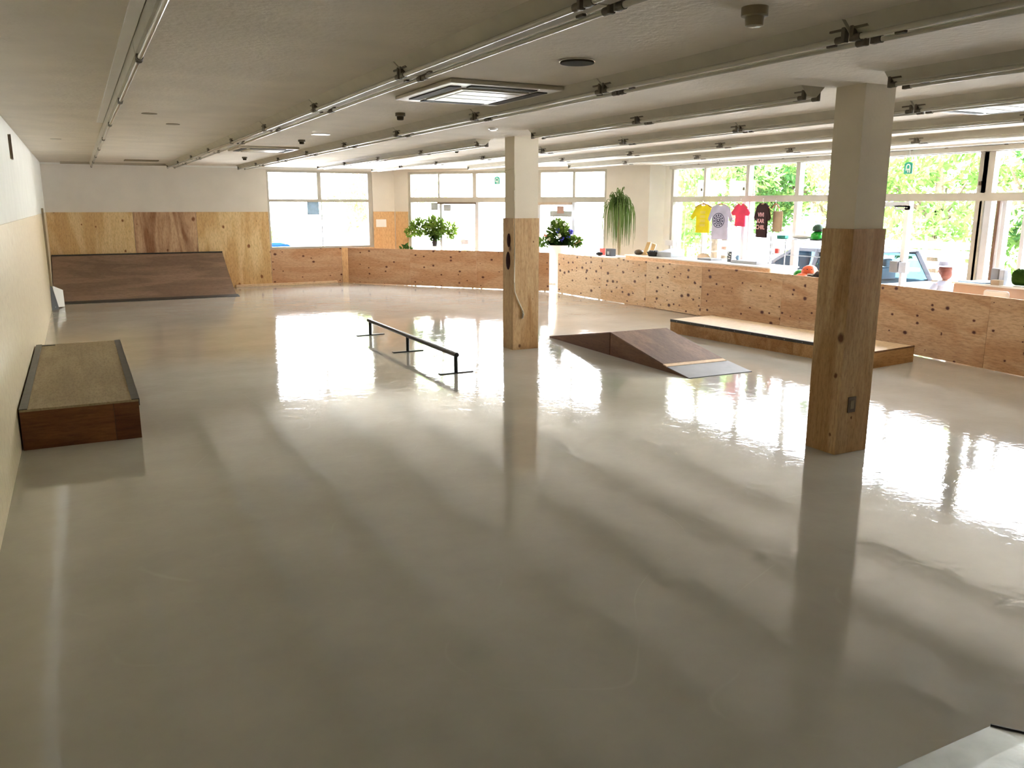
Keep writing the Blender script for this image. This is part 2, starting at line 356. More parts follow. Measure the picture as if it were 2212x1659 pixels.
# ------------------------------------------------------------------ mesh helpers
class MB:
    def __init__(s): s.bm = bmesh.new()
    def box(s, a, b, rot=None, bev=0.0):
        x0, y0, z0 = a; x1, y1, z1 = b
        r = bmesh.ops.create_cube(s.bm, size=1)
        c = Vector(((x0 + x1) / 2, (y0 + y1) / 2, (z0 + z1) / 2))
        m = Matrix.Translation(c) @ (rot.to_4x4() if rot else Matrix()) @ Matrix.Diagonal((abs(x1 - x0), abs(y1 - y0), abs(z1 - z0), 1))
        bmesh.ops.transform(s.bm, matrix=m, verts=r['verts'])
        if bev:
            es = list({e for v in r['verts'] for e in v.link_edges})
            bmesh.ops.bevel(s.bm, geom=es, offset=bev, segments=2, affect='EDGES', profile=0.5)
        return s
    def beam(s, p, q, w, h, up=Z):
        """box whose long axis runs p to q, w across, h along up"""
        p, q = Vector(p), Vector(q)
        d = q - p; L = d.length; d.normalize()
        sx = d.cross(up).normalized(); uz = sx.cross(d)
        m = Matrix((sx, d, uz)).transposed().to_4x4()
        m.translation = (p + q) / 2
        r = bmesh.ops.create_cube(s.bm, size=1)
        bmesh.ops.transform(s.bm, matrix=m @ Matrix.Diagonal((w, L, h, 1)), verts=r['verts'])
        return s
    def cyl(s, p, q, r1, r2=None, n=20, caps=True):
        p, q = Vector(p), Vector(q)
        d = q - p
        m = d.to_track_quat('Z', 'Y').to_matrix().to_4x4(); m.translation = (p + q) / 2
        r = bmesh.ops.create_cone(s.bm, cap_ends=caps, segments=n, radius1=r1, radius2=r1 if r2 is None else r2, depth=d.length)
        bmesh.ops.transform(s.bm, matrix=m, verts=r['verts'])
        return s
    def ball(s, c, r, sc=(1, 1, 1), u=16, v=10):
        o = bmesh.ops.create_uvsphere(s.bm, u_segments=u, v_segments=v, radius=r)
        bmesh.ops.transform(s.bm, matrix=Matrix.Translation(c) @ Matrix.Diagonal((*sc, 1)), verts=o['verts'])
        return s
    def prism(s, pts, vec):
        """polygon of 3-D points swept along vec"""
        vec = Vector(vec)
        a = [s.bm.verts.new(p) for p in pts]
        b = [s.bm.verts.new(Vector(p) + vec) for p in pts]
        s.bm.faces.new(a); s.bm.faces.new(b[::-1])
        n = len(pts)
        for i in range(n):
            s.bm.faces.new((a[i], b[i], b[(i + 1) % n], a[(i + 1) % n]))
        return s
    def tube(s, pts, r, n=8):
        pts = [Vector(p) for p in pts]
        rings = []
        for i, p in enumerate(pts):
            d = (pts[min(i + 1, len(pts) - 1)] - pts[max(i - 1, 0)]).normalized()
            q = d.to_track_quat('Z', 'Y')
            rr = r[i] if isinstance(r, (list, tuple)) else r
            rings.append([s.bm.verts.new(p + q @ Vector((rr * cos(2 * pi * k / n), rr * sin(2 * pi * k / n), 0))) for k in range(n)])
        for a, b in zip(rings, rings[1:]):
            for k in range(n):
                s.bm.faces.new((a[k], a[(k + 1) % n], b[(k + 1) % n], b[k]))
        s.bm.faces.new(rings[0][::-1]); s.bm.faces.new(rings[-1])
        return s
    def lathe(s, prof, c=(0, 0, 0), n=24):
        rings = [[s.bm.verts.new((c[0] + r * cos(2 * pi * k / n), c[1] + r * sin(2 * pi * k / n), c[2] + z)) for k in range(n)] for r, z in prof]
        for a, b in zip(rings, rings[1:]):
            for k in range(n):
                s.bm.faces.new((a[k], a[(k + 1) % n], b[(k + 1) % n], b[k]))
        s.bm.faces.new(rings[0][::-1]); s.bm.faces.new(rings[-1])
        return s
    def quad(s, a, b, c, d):
        s.bm.faces.new([s.bm.verts.new(v) for v in (a, b, c, d)])
        return s
    def build(s, name, m, parent=None, smooth=False, loc=None, bevel=0.0):
        bmesh.ops.recalc_face_normals(s.bm, faces=s.bm.faces)
        me = bpy.data.meshes.new(name)
        s.bm.to_mesh(me); s.bm.free()
        me.materials.append(m)
        o = bpy.data.objects.new(name, me)
        COL.objects.link(o)
        if parent: o.parent = parent
        if loc: o.location = loc
        if smooth:
            for p in me.polygons: p.use_smooth = True
            try: me.set_sharp_from_angle(angle=R(40))
            except Exception: pass
        if bevel:
            b = o.modifiers.new('bevel', 'BEVEL'); b.width = bevel; b.segments = 2; b.limit_method = 'ANGLE'
        return o

def tag(o, label, cat, group=None):
    o['label'] = label; o['category'] = cat
    if group: o['group'] = group
    return o
def struct(o):
    o['kind'] = 'structure'
    return o
def thing(name, label, cat, loc=(0, 0, 0), rz=0.0, group=None):
    o = bpy.data.objects.new(name, None)
    COL.objects.link(o)
    o.location = loc; o.rotation_euler = (0, 0, rz)
    return tag(o, label, cat, group)
def senpty(name, loc=(0, 0, 0), rz=0.0):
    o = bpy.data.objects.new(name, None); COL.objects.link(o)
    o.location = loc; o.rotation_euler = (0, 0, rz); o['kind'] = 'structure'
    return o
def copy_tree(o, parent=None):
    c = o.copy(); COL.objects.link(c); c.parent = parent
    for ch in list(o.children): copy_tree(ch, c)
    return c

# ------------------------------------------------------------------ the room
XL, YB, XR, YS = -0.6, 21.45, 12.2, -4.0
A2 = Vector((7.55, 21.45, 0)); B2 = Vector((11.85, 16.04, 0)); C3 = Vector((12.2, 15.92, 0))
H = 2.9
D2 = (B2 - A2).normalized()
ang2 = math.atan2(D2.y, D2.x)
L2 = (B2 - A2).length
poly = [(XL, YS), (XR, YS), (C3.x, C3.y), (B2.x, B2.y), (A2.x, A2.y), (XL, YB)]
# skating floor (up to the barrier) and the shop floor behind it are one slab with one epoxy coat
MB().prism([(x, y, -0.2) for x, y in poly], (0, 0, 0.2)).build('floor', M['floor'])['kind'] = 'structure'
big = [(XL - .3, YS - .3), (XR + .35, YS - .3), (XR + .35, 16.2), (12.1, 16.35), (7.7, 21.8), (XL - .3, 21.8)]
struct(MB().prism([(x, y, H) for x, y in big], (0, 0, 0.3)).build('ceiling', M['ceil']))

struct(MB().box((XL - .25, YS, 0), (XL, YB, H)).build('wall_left', M['white']))
w = MB()
WX0, WX1, WZ0, WZ1 = 4.25, 6.95, 0.90, 2.83
w.box((XL, YB, 0), (WX0, YB + .2, H)); w.box((WX1, YB, 0), (7.55, YB + .2, H))
w.box((WX0, YB, 0), (WX1, YB + .2, WZ0)); w.box((WX0, YB, WZ1), (WX1, YB + .2, H))
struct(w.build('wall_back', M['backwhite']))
# rear wall behind the photographer, plain
struct(MB().box((XL, YS - .2, 0), (XR, YS, H)).build('wall_front', M['white']))
# diagonal wall (in its own frame: x along the wall, y outward)
wd = senpty('wall_diagonal', A2, ang2)
def dbox(b, s0, s1, z0, z1, t0=0.0, t1=0.2): b.box((s0, t0, z0), (s1, t1, z1))
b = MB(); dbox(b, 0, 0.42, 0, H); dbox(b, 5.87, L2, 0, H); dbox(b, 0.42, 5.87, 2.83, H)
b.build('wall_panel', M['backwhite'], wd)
b = MB(); b.prism([(11.85, 16.04, 0), (12.2, 15.92, 0), (12.25, 16.1, 0), (12.0, 16.2, 0)], (0, 0, H))
struct(b.build('wall_corner', M['white']))
b = MB(); b.box((XR, 15.70, 0), (XR + .15, 15.93, H)); b.box((XR, YS, 2.86), (XR + .15, 15.7, H)); b.box((XR, YS, 0), (XR + .15, 15.7, 0.05))
b.box((XR, YS, .05), (XR + .15, 3.3, 2.86))
struct(b.build('wall_right', M['white']))

# wainscot of plywood on the left wall
struct(MB().box((XL, YS, 0), (XL + .015, YB - .3, 1.82)).build('trim_1', M['leftply']))
struct(MB().box((XL, YB - .28, 0.1), (XL + .012, YB - .02, 1.82)).build('trim_2', M['ply_y']))
# pale ceiling trim along back wall
struct(MB().box((XL, YB - .03, 2.86), (7.5, YB, H)).build('trim_3', M['white']))

# plywood sheets on the back wall
def sheet(name, x0, x1, z0, z1, m, label, y=YB - .002, group='plywood sheets on the back wall'):
    o = MB().box((x0 + .003 - (x0 + x1) / 2, -.014, 0), (x1 - .003 - (x0 + x1) / 2, 0, z1 - z0)).build(name, m, loc=((x0 + x1) / 2, y, z0))
    tag(o, label, 'plywood sheet', group)
    return o
sheet('plywood_sheet', -0.59, 1.17, 0.0, 1.82, M['ply_y'], 'yellow knotty wall plywood sheet behind the left half of the bank ramp')
sheet('plywood_sheet', 1.17, 2.55, 0.0, 1.82, M['ply_r'], 'reddish-brown streaky wall plywood sheet behind the middle of the bank ramp')
sheet('plywood_sheet', 2.55, 4.25, 0.0, 1.82, M['ply_y'], 'yellow knotty wall plywood sheet between the bank ramp and the far window')
sheet('plywood_sheet', 4.25, 6.06, 0.0, 0.9, M['bar_far'], 'low reddish plywood sheet under the square far window')
sheet('plywood_sheet', 6.06, 6.95, 0.0, 0.9, M['ply_w'], 'narrow low plywood sheet under the right edge of the square far window')
sheet('plywood_sheet', 6.95, 7.54, 0.0, 1.82, M['ply_w'], 'orange plywood strip right of the square far window, a paper on it')
o = MB().box((0.03, -.020, 0), (.42, -.006, 1.82)).build('plywood_sheet', M['ply_w'], loc=A2)
o.rotation_euler = (0, 0, ang2); tag(o, 'orange plywood strip on the slanted wall left of the three-pane window', 'plywood sheet', 'plywood sheets on the back wall')
tag(MB().box((3.35, YB - .12, 0), (5.9, YB - .016, .055), bev=.006).build('wooden_batten', M['barewood']), 'thin pale wooden batten on the floor along the back wall', 'batten')

# ------------------------------------------------------------------ windows
def frame_rect(b, x0, x1, z0, z1, w, t0, t1):
    b.box((x0, t0, z0), (x0 + w, t1, z1)); b.box((x1 - w, t0, z0), (x1, t1, z1))
    b.box((x0 + w, t0, z0), (x1 - w, t1, z0 + w)); b.box((x0 + w, t0, z1 - w), (x1 - w, t1, z1))
# window 1 in the back wall
w1 = senpty('window_1', (WX0, YB, 0))
b = MB(); frame_rect(b, 0, WX1 - WX0, WZ0, WZ1, 0.05, 0.02, 0.14); b.box((.05, .02, 2.06), (WX1 - WX0 - .05, .14, 2.13))
b.box((WX1 - WX0 - .12, .0, WZ0 + .05), (WX1 - WX0 - .05, .12, WZ1 - .05)); b.build('window_frame', M['frame'], w1)
MB().box((1.26, .03, 2.13), (1.36, .13, 2.78)).build('mullion', M['frame'], w1)
MB().box((1.34, .05, .95), (1.365, .11, 2.06)).build('mullion', M['alu'], w1)
MB().box((.05, .07, .95), (2.58, .078, 2.78)).build('pane', M['glass'], w1)
# window 2 in the diagonal wall
w2 = senpty('window_2', A2, ang2)
b = MB(); frame_rect(b, .42, 5.87, .04, 2.83, .06, .03, .15); b.box((.48, .03, 2.06), (5.81, .15, 2.19)); b.build('window_frame', M['frame'], w2)
for s_, ww in ((1.33, .045), (2.36, .10), (3.40, .07), (4.12, .12), (5.04, .06)):
    MB().box((s_ - ww / 2, .03, 2.19), (s_ + ww / 2, .14, 2.77)).build('mullion', M['frame'], w2)
for s_, ww in ((1.38, .07), (2.42, .10), (3.40, .06), (4.12, .10), (5.04, .07)):
    MB().box((s_ - ww / 2, .03, .10), (s_ + ww / 2, .14, 2.06)).build('mullion', M['alu'], w2)
MB().box((1.3, .0, 2.015), (2.4, .12, 2.06)).build('door_track', M['brownplastic'], w2)
MB().box((3.9, .0, 2.0), (5.0, .12, 2.06)).build('door_track', M['taupe'], w2)
MB().box((.48, .085, .1), (5.81, .093, 2.77)).build('pane', M['glass'], w2)
# windows 3.. in the right wall: frame x runs along -y
def right_window(name, y1, y0, ups, los, top=2.86, door=False):
    wn = senpty(name, (XR, y1, 0), -pi / 2)      # local x = -y world, local y = +x world (outward)
    L = y1 - y0
    b = MB(); frame_rect(b, 0, L, .05, top, .07, .02, .15); b.box((.07, .02, 2.07), (L - .07, .16, 2.19)); b.build('window_frame', M['frame'], wn)
    for s_, ww in ups:
        MB().box((s_ - ww / 2, .02, 2.19), (s_ + ww / 2, .14, top - .07)).build('mullion', M['frame'], wn)
        MB().box((s_ - .10, .0, 2.30), (s_ - .06, .02, 2.36)).build('latch', M['brownplastic'], wn)
    for s_, ww, mm in los:
        MB().box((s_ - ww / 2, .02, .12), (s_ + ww / 2, .14, 2.07)).build('mullion', mm, wn)
    MB().box((.07, .085, .12), (L - .07, .093, top - .07)).build('pane', M['glass'], wn)
    k = 0.3
    while k < L - .2:
        MB().box((k, -.012, top + .005), (k + .05, .0, top + .022)).build('header_clip', M['brownplastic'], wn)
        k += .62
    return wn
right_window('window_3', 15.7, 10.4, [(1.14, .07), (2.46, .09), (3.81, .10)],
             [(.25, .02, M['alu']), (1.14, .05, M['alu']), (2.40, .09, M['alu']), (2.56, .05, M['alu']), (3.81, .09, M['alu'])])
wd1 = right_window('door_1', 10.4, 8.2, [], [(.1, .1, M['alu']), (.95, .05, M['alu'])])
b = MB(); frame_rect(b, .72, 1.0, 1.93, 2.0, .03, .0, .03); b.box((0.1, .0, 1.98), (1.0, .04, 2.06)); b.build('door_rail', M['alu'], wd1)
MB().box((.92, .0, .9), (1.0, .03, 1.98)).build('door_stile', M['whitelam'], wd1)
MB().box((.80, -.09, .9), (.96, .0, 1.09), bev=.008).build('door_lock', M['greybox'], wd1)
MB().box((.98, -.09, .9), (1.12, .0, 1.08), bev=.008).build('door_lock', M['ltbox'], wd1)
right_window('window_4', 8.2, 3.3, [(.06, .22), (1.7, .09), (3.3, .09)],
             [(.02, .04, M['darkframe']), (.14, .10, M['alu']), (.30, .05, M['darkframe']), (.4, .06, M['alu']), (.72, .06, M['alu']), (1.7, .08, M['alu']), (3.3, .08, M['alu'])])
# curtain-rail band under the ceiling along the right wall
struct(MB().box((XR - .35, 3.3, 2.87), (XR - .30, 15.6, H)).build('trim_4', M['white']))
struct(MB().box((XR - .06, 3.3, 2.80), (XR - .0, 15.7, 2.87)).build('trim_5', M['frame']))

# ------------------------------------------------------------------ low plywood barriers
def panel(p, q, m, label, group, h=.91, gap=.012, t=.024, post=True):
    p = Vector((*p, 0)); q = Vector((*q, 0)); d = q - p; L = d.length
    e = thing('barrier_panel', label, 'plywood barrier', p, math.atan2(d.y, d.x), group)
    MB().box((.003, -t / 2, gap), (L - .003, t / 2, h)).build('plywood_board', m, e)
    if post:   # uprights on the shop side carry the board and stand on the floor
        sgn = 1 
        for s_ in (.12, L - .12):
            MB().box((s_ - .02, sgn * t / 2, 0), (s_ + .02, sgn * (t / 2 + .04), h - .03)).build('post', M['barewood'], e)
        MB().box((.1, sgn * t / 2 + .001, h - .07), (L - .1, sgn * (t / 2 + .035), h - .03)).build('rail', M['barewood'], e)
    return e
GA = 'barrier boards of the slanted far section'
PA = Vector((6.16, 21.2)); PB = Vector((9.76, 17.0)); dA = PB - PA
fr = [0, .33, .66, 1.0]
la = ['reddish plywood barrier board nearest the square far window', 'reddish knotty plywood barrier board in the middle of the slanted far section',
      'reddish plywood barrier board behind the far column, ending at the white flower stand']
for i in range(3):
    panel(PA + dA * fr[i], PA + dA * fr[i + 1], M['bar_far'], la[i], GA)
GB = 'barrier boards of the long right section'
pts = [(9.80, 16.66), (9.88, 14.96), (9.98, 13.5), (10.05, 11.9), (10.12, 10.0), (10.08, 8.15), (9.92, 6.35), (9.72, 4.5), (9.6, 2.7)]
lb = ['pale plywood barrier board with fine knots beside the flower stand gap', 'pale plywood barrier board below the yellow shirt end of the desk, dark knots',
      'plywood barrier board below the shirts with dark round knots in a line', 'plywood barrier board behind the far half of the manual pad, below the desk end',
      'knotty plywood barrier board directly below the pile of helmets', 'plywood barrier board half hidden behind the near column',
      'patchy plywood barrier board between the near column and the white counter', 'darker orange plywood barrier board at the right edge of the picture',
      ]
for i in range(8):
    p, q = pts[i + 1], pts[i]       # run towards the far end so that +y (posts) faces the shop side
    e = panel(q, p, M['bar_a'] if i in (0, 1, 2) else M['bar_b'], lb[i], GB)

# ------------------------------------------------------------------ columns
def column(x, y, wx, wy, near):
    lab = ('nearer square column clad in brown plywood with a wall socket low on it' if near else 'farther square column clad in knotty plywood with a cream cable hanging down it')
    e = thing('column', lab, 'column', (x, y, 0), 0, 'plywood clad columns')
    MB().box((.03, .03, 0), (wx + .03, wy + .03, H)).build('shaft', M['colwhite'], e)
    b = MB(); b.box((0, 0, 0), (wx, .028, 1.82)); b.box((0, .029, 0), (.028, wy, 1.82)); b.box((wx - .0, .0, 0), (wx + .032, wy + .03, 1.82)) ; b.box((0, wy + .0, 0), (wx, wy + .032, 1.82))
    b.build('plywood_cladding', M['colply'], e)
    return e
c1 = column(5.34, 4.58, .33, .28, True)
b = MB(); b.box((.10, -.008, .345), (.19, 0, .475), bev=.003); b.build('wall_socket', M['brownplastic'], c1)
MB().box((.125, -.012, .375), (.165, -.006, .445), bev=.002).build('socket_face', M['wbox'], c1)
c2 = column(5.29, 10.22, .37, .28, False)
b = MB(); b.ball((-.002, .13, 1.52), .1, (.06, .55, .95)); b.build('oval_sticker', M['sticker'], c2, True)
b = MB(); b.ball((-.002, .15, 1.24), .12, (.05, .55, 1.05)); b.build('oval_sticker', M['sticker'], c2, True)
cb = thing('extension_cord', 'thin cream cable hanging down the corner of the farther column, plug at its end', 'cable', (5.29, 10.22, 0))
MB().tube([(.02, .26, 2.46), (-.02, .2, 2.44), (.0, .1, 2.47), (.012, -.012, 2.47), (.012, -.014, 2.2), (.014, -.014, 1.4), (.012, -.014, .95), (.02, -.014, .82), (.07, -.016, .7), (.14, -.016, .56)], .009).build('cable', M['cable'], cb, True)
MB().tube([(.14, -.018, .56), (.15, -.018, .5), (.14, -.018, .44)], [.012, .02, .012]).build('plug', M['plastic'], cb, True)

# ------------------------------------------------------------------ ceiling batten lights
def make_fixture(L=2.2, single=False):
    e = thing('ceiling_light', 'twin tube ceiling batten light', 'ceiling light')
    # inverted trapezoid enamel body, origin at the ceiling, running along +y
    hw, bw, tx = (.028, .02, (0.0,)) if single else (.125, .045, (-.075, .075))
    MB().prism([(-hw, 0, 0), (hw, 0, 0), (bw, 0, -.078), (-bw, 0, -.078)], (0, L, 0)).build('lamp_body', M['lamp'], e)
    tz = -.100 if single else -.088
    for sx in tx:
        MB().cyl((sx, .05, tz), (sx, L - .05, tz), .0145, n=12).build('fluorescent_tube', M['tube'], e, True)
        for y0, dy in ((.016, 1), (L - .016, -1)):
            b = MB(); b.box((sx - .017, y0 - .013, tz - .018), (sx + .017, y0 + .013, tz + .07), bev=.006)
            b.cyl((sx, y0, tz), (sx, y0 + dy * .05, tz), .0185, n=12)
            if not single:
                q = 1 if sx > 0 else -1
                b.box((sx + q * .0 - .012, y0 + dy * .0 - .012, tz + .04), (sx + .012, y0 + dy * .09, tz + .062))
            b.build('lamp_holder', M['holder'], e, True)
    if not single:
        for y0 in (.20, L - .20):
            MB().box((.028, y0 - .03, -.090), (.05, y0 + .03, -.074), bev=.004).build('starter', M['holder'], e)
    return e
proto = make_fixture()
single = make_fixture(single=True)
ordn = ['nearest the back', 'second from the back', 'third from the back', 'fourth from the back', 'fifth from the back', 'sixth from the back',
        'seventh from the back', 'eighth from the back', 'ninth from the back', 'tenth from the back']
rows = [('the row beside the left wall', .40, [3.15 + 2.22 * k for k in range(0, 8)]),
        ('the second row from the left wall', 2.03, [.93 + 2.22 * k for k in range(0, 9)]),
        ('the third row from the left wall', 3.58, [.93 + 2.22 * k for k in range(0, 9)]),
        ('the row of the two columns', 5.16, [1.98, 4.93, 7.13, 10.9, 13.1, 15.3, 17.5]),
        ('the row just right of the columns', 6.72, [2.96, 5.18, 7.4, 9.62, 11.84, 14.06, 16.28, 18.3]),
        ('the second row from the shirt windows', 8.3, [2.9, 5.1, 7.3, 9.5, 11.7, 13.9, 16.0]),
        ('the row nearest the shirt windows', 9.95, [3.2, 5.4, 7.6, 9.8, 12.0, 14.2])]
first = True
for rn, x, ys in rows:
    for i, y in enumerate(sorted(ys, reverse=True)):
        if x < 1: o = single if i == 0 else copy_tree(single)
        else:
            o = proto if first else copy_tree(proto)
            first = False
        o.location = (x, y, H)
        o['label'] = '%s batten light, %s in %s' % ('slim' if x < 1 else 'twin-tube', ordn[i], rn)
        o['group'] = 'unlit slim batten lights in the left row' if x < 1 else 'unlit twin-tube batten lights on the ceiling'
# wide pale cover strip beside the left row
tag(MB().box((.305, 3.2, H - .012), (.368, 10.7, H), bev=.002).build('ceiling_strip', M['whitelam']), 'long flat pale strip on the ceiling beside the leftmost light row', 'strip')

# ------------------------------------------------------------------ ceiling cassettes, speakers, detectors
def make_ac():
    e = thing('ceiling_cassette', '', 'air conditioner')
    MB().box((-.48, -.60, -.035), (.48, .60, 0), bev=.012).build('panel', M['plastic'], e)
    b = MB()
    b.box((-.29, -.37, -.047), (.29, .37, -.034), bev=.006)
    for k in range(3): b.box((-.24, -.3 + k * .21, -.050), (.24, -.12 + k * .21, -.046))
    b.build('intake_grille', M['plastic'], e)
    for s_ in (-1, 1):
        MB().box((s_ * .37 - .045, -.44, -.042), (s_ * .37 + .045, .44, -.034)).build('air_slot', M['slot'], e)
        MB().box((-.28, s_ * .48 - .045, -.042), (.28, s_ * .48 + .045, -.034)).build('air_slot', M['slot'], e)
    return e
ac = make_ac(); ac.location = (2.98, 6.42, H); 
ac['label'] = 'nearest square ceiling air conditioner, between the second and third light rows'
ac['group'] = 'ceiling air conditioners'
for loc, lb_ in (((2.83, 14.4, H), 'small distant ceiling air conditioner near the back wall'), ((7.5, 4.85, H), 'ceiling air conditioner right of the near column')):
    o = copy_tree(ac); o.location = loc; o['label'] = lb_
    if loc[1] > 10: o.scale = (1, .85, 1)
e = thing('ceiling_speaker', 'round dark recessed ceiling speaker with chrome glints, beside the nearest air conditioner', 'speaker', (2.93, 4.78, H))
MB().lathe([(.112, 0), (.116, -.004), (.116, -.010), (.11, -.012)], n=32).build('rim', M['chrome'], e, True)
MB().lathe([(.110, -.004), (.108, -.020), (.03, -.023)], n=32).build('speaker_mesh', M['speaker'], e, True)
def detector(loc, r, h, label, m=None, cup=True):
    e = thing('smoke_detector', label, 'smoke detector', loc, 0, 'smoke detectors and caps on the ceiling')
    MB().lathe([(r, 0), (r, -h * .45), (r * .8, -h * .5)], n=24).build('base', M['holder'] if m is None else m, e, True)
    if cup: MB().lathe([(r * .72, -h * .5), (r * .66, -h * .95), (r * .5, -h)], n=24).build('sensor', M['speaker'] if m is None else m, e, True)
    return e
detector((2.90, 3.16, H), .062, .085, 'large dark-based smoke detector at the top, between the second and third light rows', m=M['wbox'])
detector((2.99, 8.25, H), .05, .07, 'smoke detector just behind the nearest air conditioner')
detector((2.96, 12.28, H), .05, .06, 'smoke detector right in front of the small distant air conditioner')
detector((3.02, 17.2, H), .05, .06, 'tiny smoke detector closest to the back wall, beyond the distant air conditioner')
detector((2.94, 11.15, H), .12, .02, 'pale flat ceiling disc between the two air conditioners', m=M['whitelam'], cup=False)
detector((4.54, 9.3, H), .06, .03, 'small pale ceiling disc left of the far column top', m=M['whitelam'])
detector((.76, 9.5, H), .075, .012, 'dark flat ceiling cap right of the leftmost light row, nearer one', m=M['wbox'], cup=False)
detector((1.09, 10.61, H), .075, .012, 'dark flat ceiling cap right of the leftmost light row, farther one', m=M['wbox'], cup=False)
detector((-.15, 13.78, H), .07, .012, 'faint ceiling cap between the left wall and the leftmost lights', m=M['plastic'], cup=False)
detector((8.9, 8.3, H), .045, .05, 'small detector over the shop left of the near column')
detector((5.85, 13.4, H), .04, .04, 'small detector left of the far column among the lights')
# shallow access frame at the back of the ceiling
tag(MB().box((1.0, 19.3, H - .02), (1.65, 19.7, H)).build('ceiling_hatch', M['wbox']), 'dark shallow hatch in the ceiling near the back wall', 'hatch')
tag(MB().box((-.2, 20.9, H - .05), (2.2, 21.0, H - .0)).build('ceiling_conduit', M['plastic']), 'thin conduit on the ceiling along the back wall', 'conduit')

# ------------------------------------------------------------------ things on the left wall
e = thing('wall_plate', 'small dark vertical plate high on the white left wall', 'wall plate', (XL, 11.3, 2.5))
MB().box((0, -.05, 0), (.02, .19, .27), bev=.004).build('plate', M['wbox'], e)
MB().box((.02, -.06, .0), (.03, -.03, .27)).build('edge', M['brownplastic'], e)
tag(MB().box((XL + .015, 18.62, .22), (XL + .05, 18.74, 1.92), bev=.004).build('wall_pole', M['wbox']), 'dark narrow upright strip on the left wall near the bank ramp', 'strip')
e = thing('leaning_sign', 'small white board leaning at the foot of the left wall beside the bank ramp', 'board', (XL + .02, 18.3, 0))
MB().prism([(.05, .0, .04), (.20, .45, .0), (.19, .75, .30), (.035, .35, .42)], (.012, 0, .004)).build('board', M['paper'], e)
MB().prism([(.0, -.10, .0), (.11, .05, .0), (.03, .15, .42), (0, .12, .45)], (.008, .04, 0)).build('stand', M['black'], e)
# ------------------------------------------------------------------ paper notices on the far walls
tag(MB().box((7.02, YB - .02, 1.42), (7.30, YB - .015, 1.62)).build('paper_notice', M['paper']), 'white paper notice on the plywood right of the square far window', 'notice')
tag(MB().box((5.24, YB + .06, 1.74), (5.54, YB + .068, 2.06)).build('poster', M['bluepaper']), 'pale blue poster taped on the square far window', 'poster')
def on2(s_, t, z):   # point on the diagonal wall frame
    n = Vector((-D2.y, D2.x, 0)); p = A2 + D2 * s_ + n * t; return Vector((p.x, p.y, z))
def wall2(name, s0, s1, z0, z1, m, label, cat, t=-.01, th=.006):
    o = MB().box((s0, t, z0), (s1, t + th, z1)).build(name, m, loc=A2); o.rotation_euler = (0, 0, ang2)
    return tag(o, label, cat)
wall2('poster', 1.08, 1.28, 1.86, 2.05, M['greypaper'], 'grey sheet at the top of the first lower pane of the slanted window', 'poster', t=.06)
wall2('poster', 1.45, 1.66, 1.84, 2.0, M['greypaper'], 'grey sheet at the top of the sliding pane of the slanted window', 'poster', t=.06)
wall2('poster', 1.95, 2.16, 1.0, 1.12, M['ltbox'], 'small pale card low on the sliding pane of the slanted window', 'poster', t=.06)

# ------------------------------------------------------------------ skate obstacles
# bank ramp at the back left
rp = thing('bank_ramp', 'wide worn brown bank ramp against the back wall in the left corner', 'skate ramp', (-.57, 19.2, 0))
prof = []
for i in range(13):
    a = i / 12
    prof.append((a * 1.72, .86 * (a ** 1.2)))
W_ = 3.62
b = MB()
up = [(0, y, z + .012) for y, z in prof]; dn = [(0, y, z - .004) for y, z in prof[::-1]]
b.prism(up + dn, (W_, 0, 0)); b.build('riding_surface', M['ramp'], rp)
b = MB(); b.prism([(0.005, y, z - .01) for y, z in prof[1:]] + [(0.005, 1.98, .85), (0.005, 1.98, 0), (0.005, .05, 0)], (W_ - .01, 0, 0)); b.build('ramp_body', M['padside'], rp)
MB().prism([(-.0, -.27, .002), (0, -.27, .008), (0, .0, .03), (0, .02, .015)], (W_ + .02, 0, 0)).build('toe_plate', M['black'], rp)
MB().cyl((0, 1.73, .875), (W_, 1.73, .875), .022, n=12).build('coping', M['angle'], rp, True)
MB().box((0, 1.74, .85), (W_, 1.98, .87)).build('deck', M['ramp'], rp)
rp.location.y = 19.42; 
# grind box at the left wall
gb = thing('grind_box', 'low brown grind box with an olive worn top against the left wall', 'skate box', (-.57, 7.72, 0))
MB().box((0, 0, 0), (.70, .02, .325)).build('end_board', M['boxside'], gb)
MB().box((.702, -.004, 0), (.9, .02, .325)).build('end_board', M['boxside'], gb)
MB().box((.88, .02, 0), (.9, 3.6, .325)).build('side_board', M['boxside'], gb)
MB().box((0, .02, 0), (.02, 3.6, .325)).build('side_board', M['boxside'], gb)
MB().box((0.02, 3.58, 0), (.88, 3.6, .325)).build('end_board', M['boxside'], gb)
MB().box((.0, -.005, .326), (.9, 3.6, .345)).build('top_board', M['boxtop'], gb)
for x in (0.0, .845):
    MB().box((x, -.008, .3455), (x + .06, 3.6, .352)).build('edge_iron', M['angle'], gb)
MB().box((.902, -.008, .29), (.908, 3.6, .352)).build('edge_iron', M['angle'], gb)
MB().box((.06, 3.50, .3455), (.2, 3.53, .352)).build('bracket', M['angle'], gb)
# flat rail
fr_ = thing('grind_rail', 'long black round grind rail on three T shaped feet in mid floor', 'skate rail', (3.93, 9.1, 0))
b = MB(); b.cyl((0, -.04, .225), (0, 3.44, .225), .03, n=20); b.build('rail_bar', M['rail'], fr_, True, bevel=.008)
for y in (.0, 1.68, 3.36):
    MB().cyl((0, y, .006), (0, y, .205), .024, n=16).build('leg', M['rail'], fr_, True)
    b = MB(); b.box((-.22, y - .035, 0), (.22, y + .035, .012), bev=.003)
    b.build('foot', M['rail'], fr_)
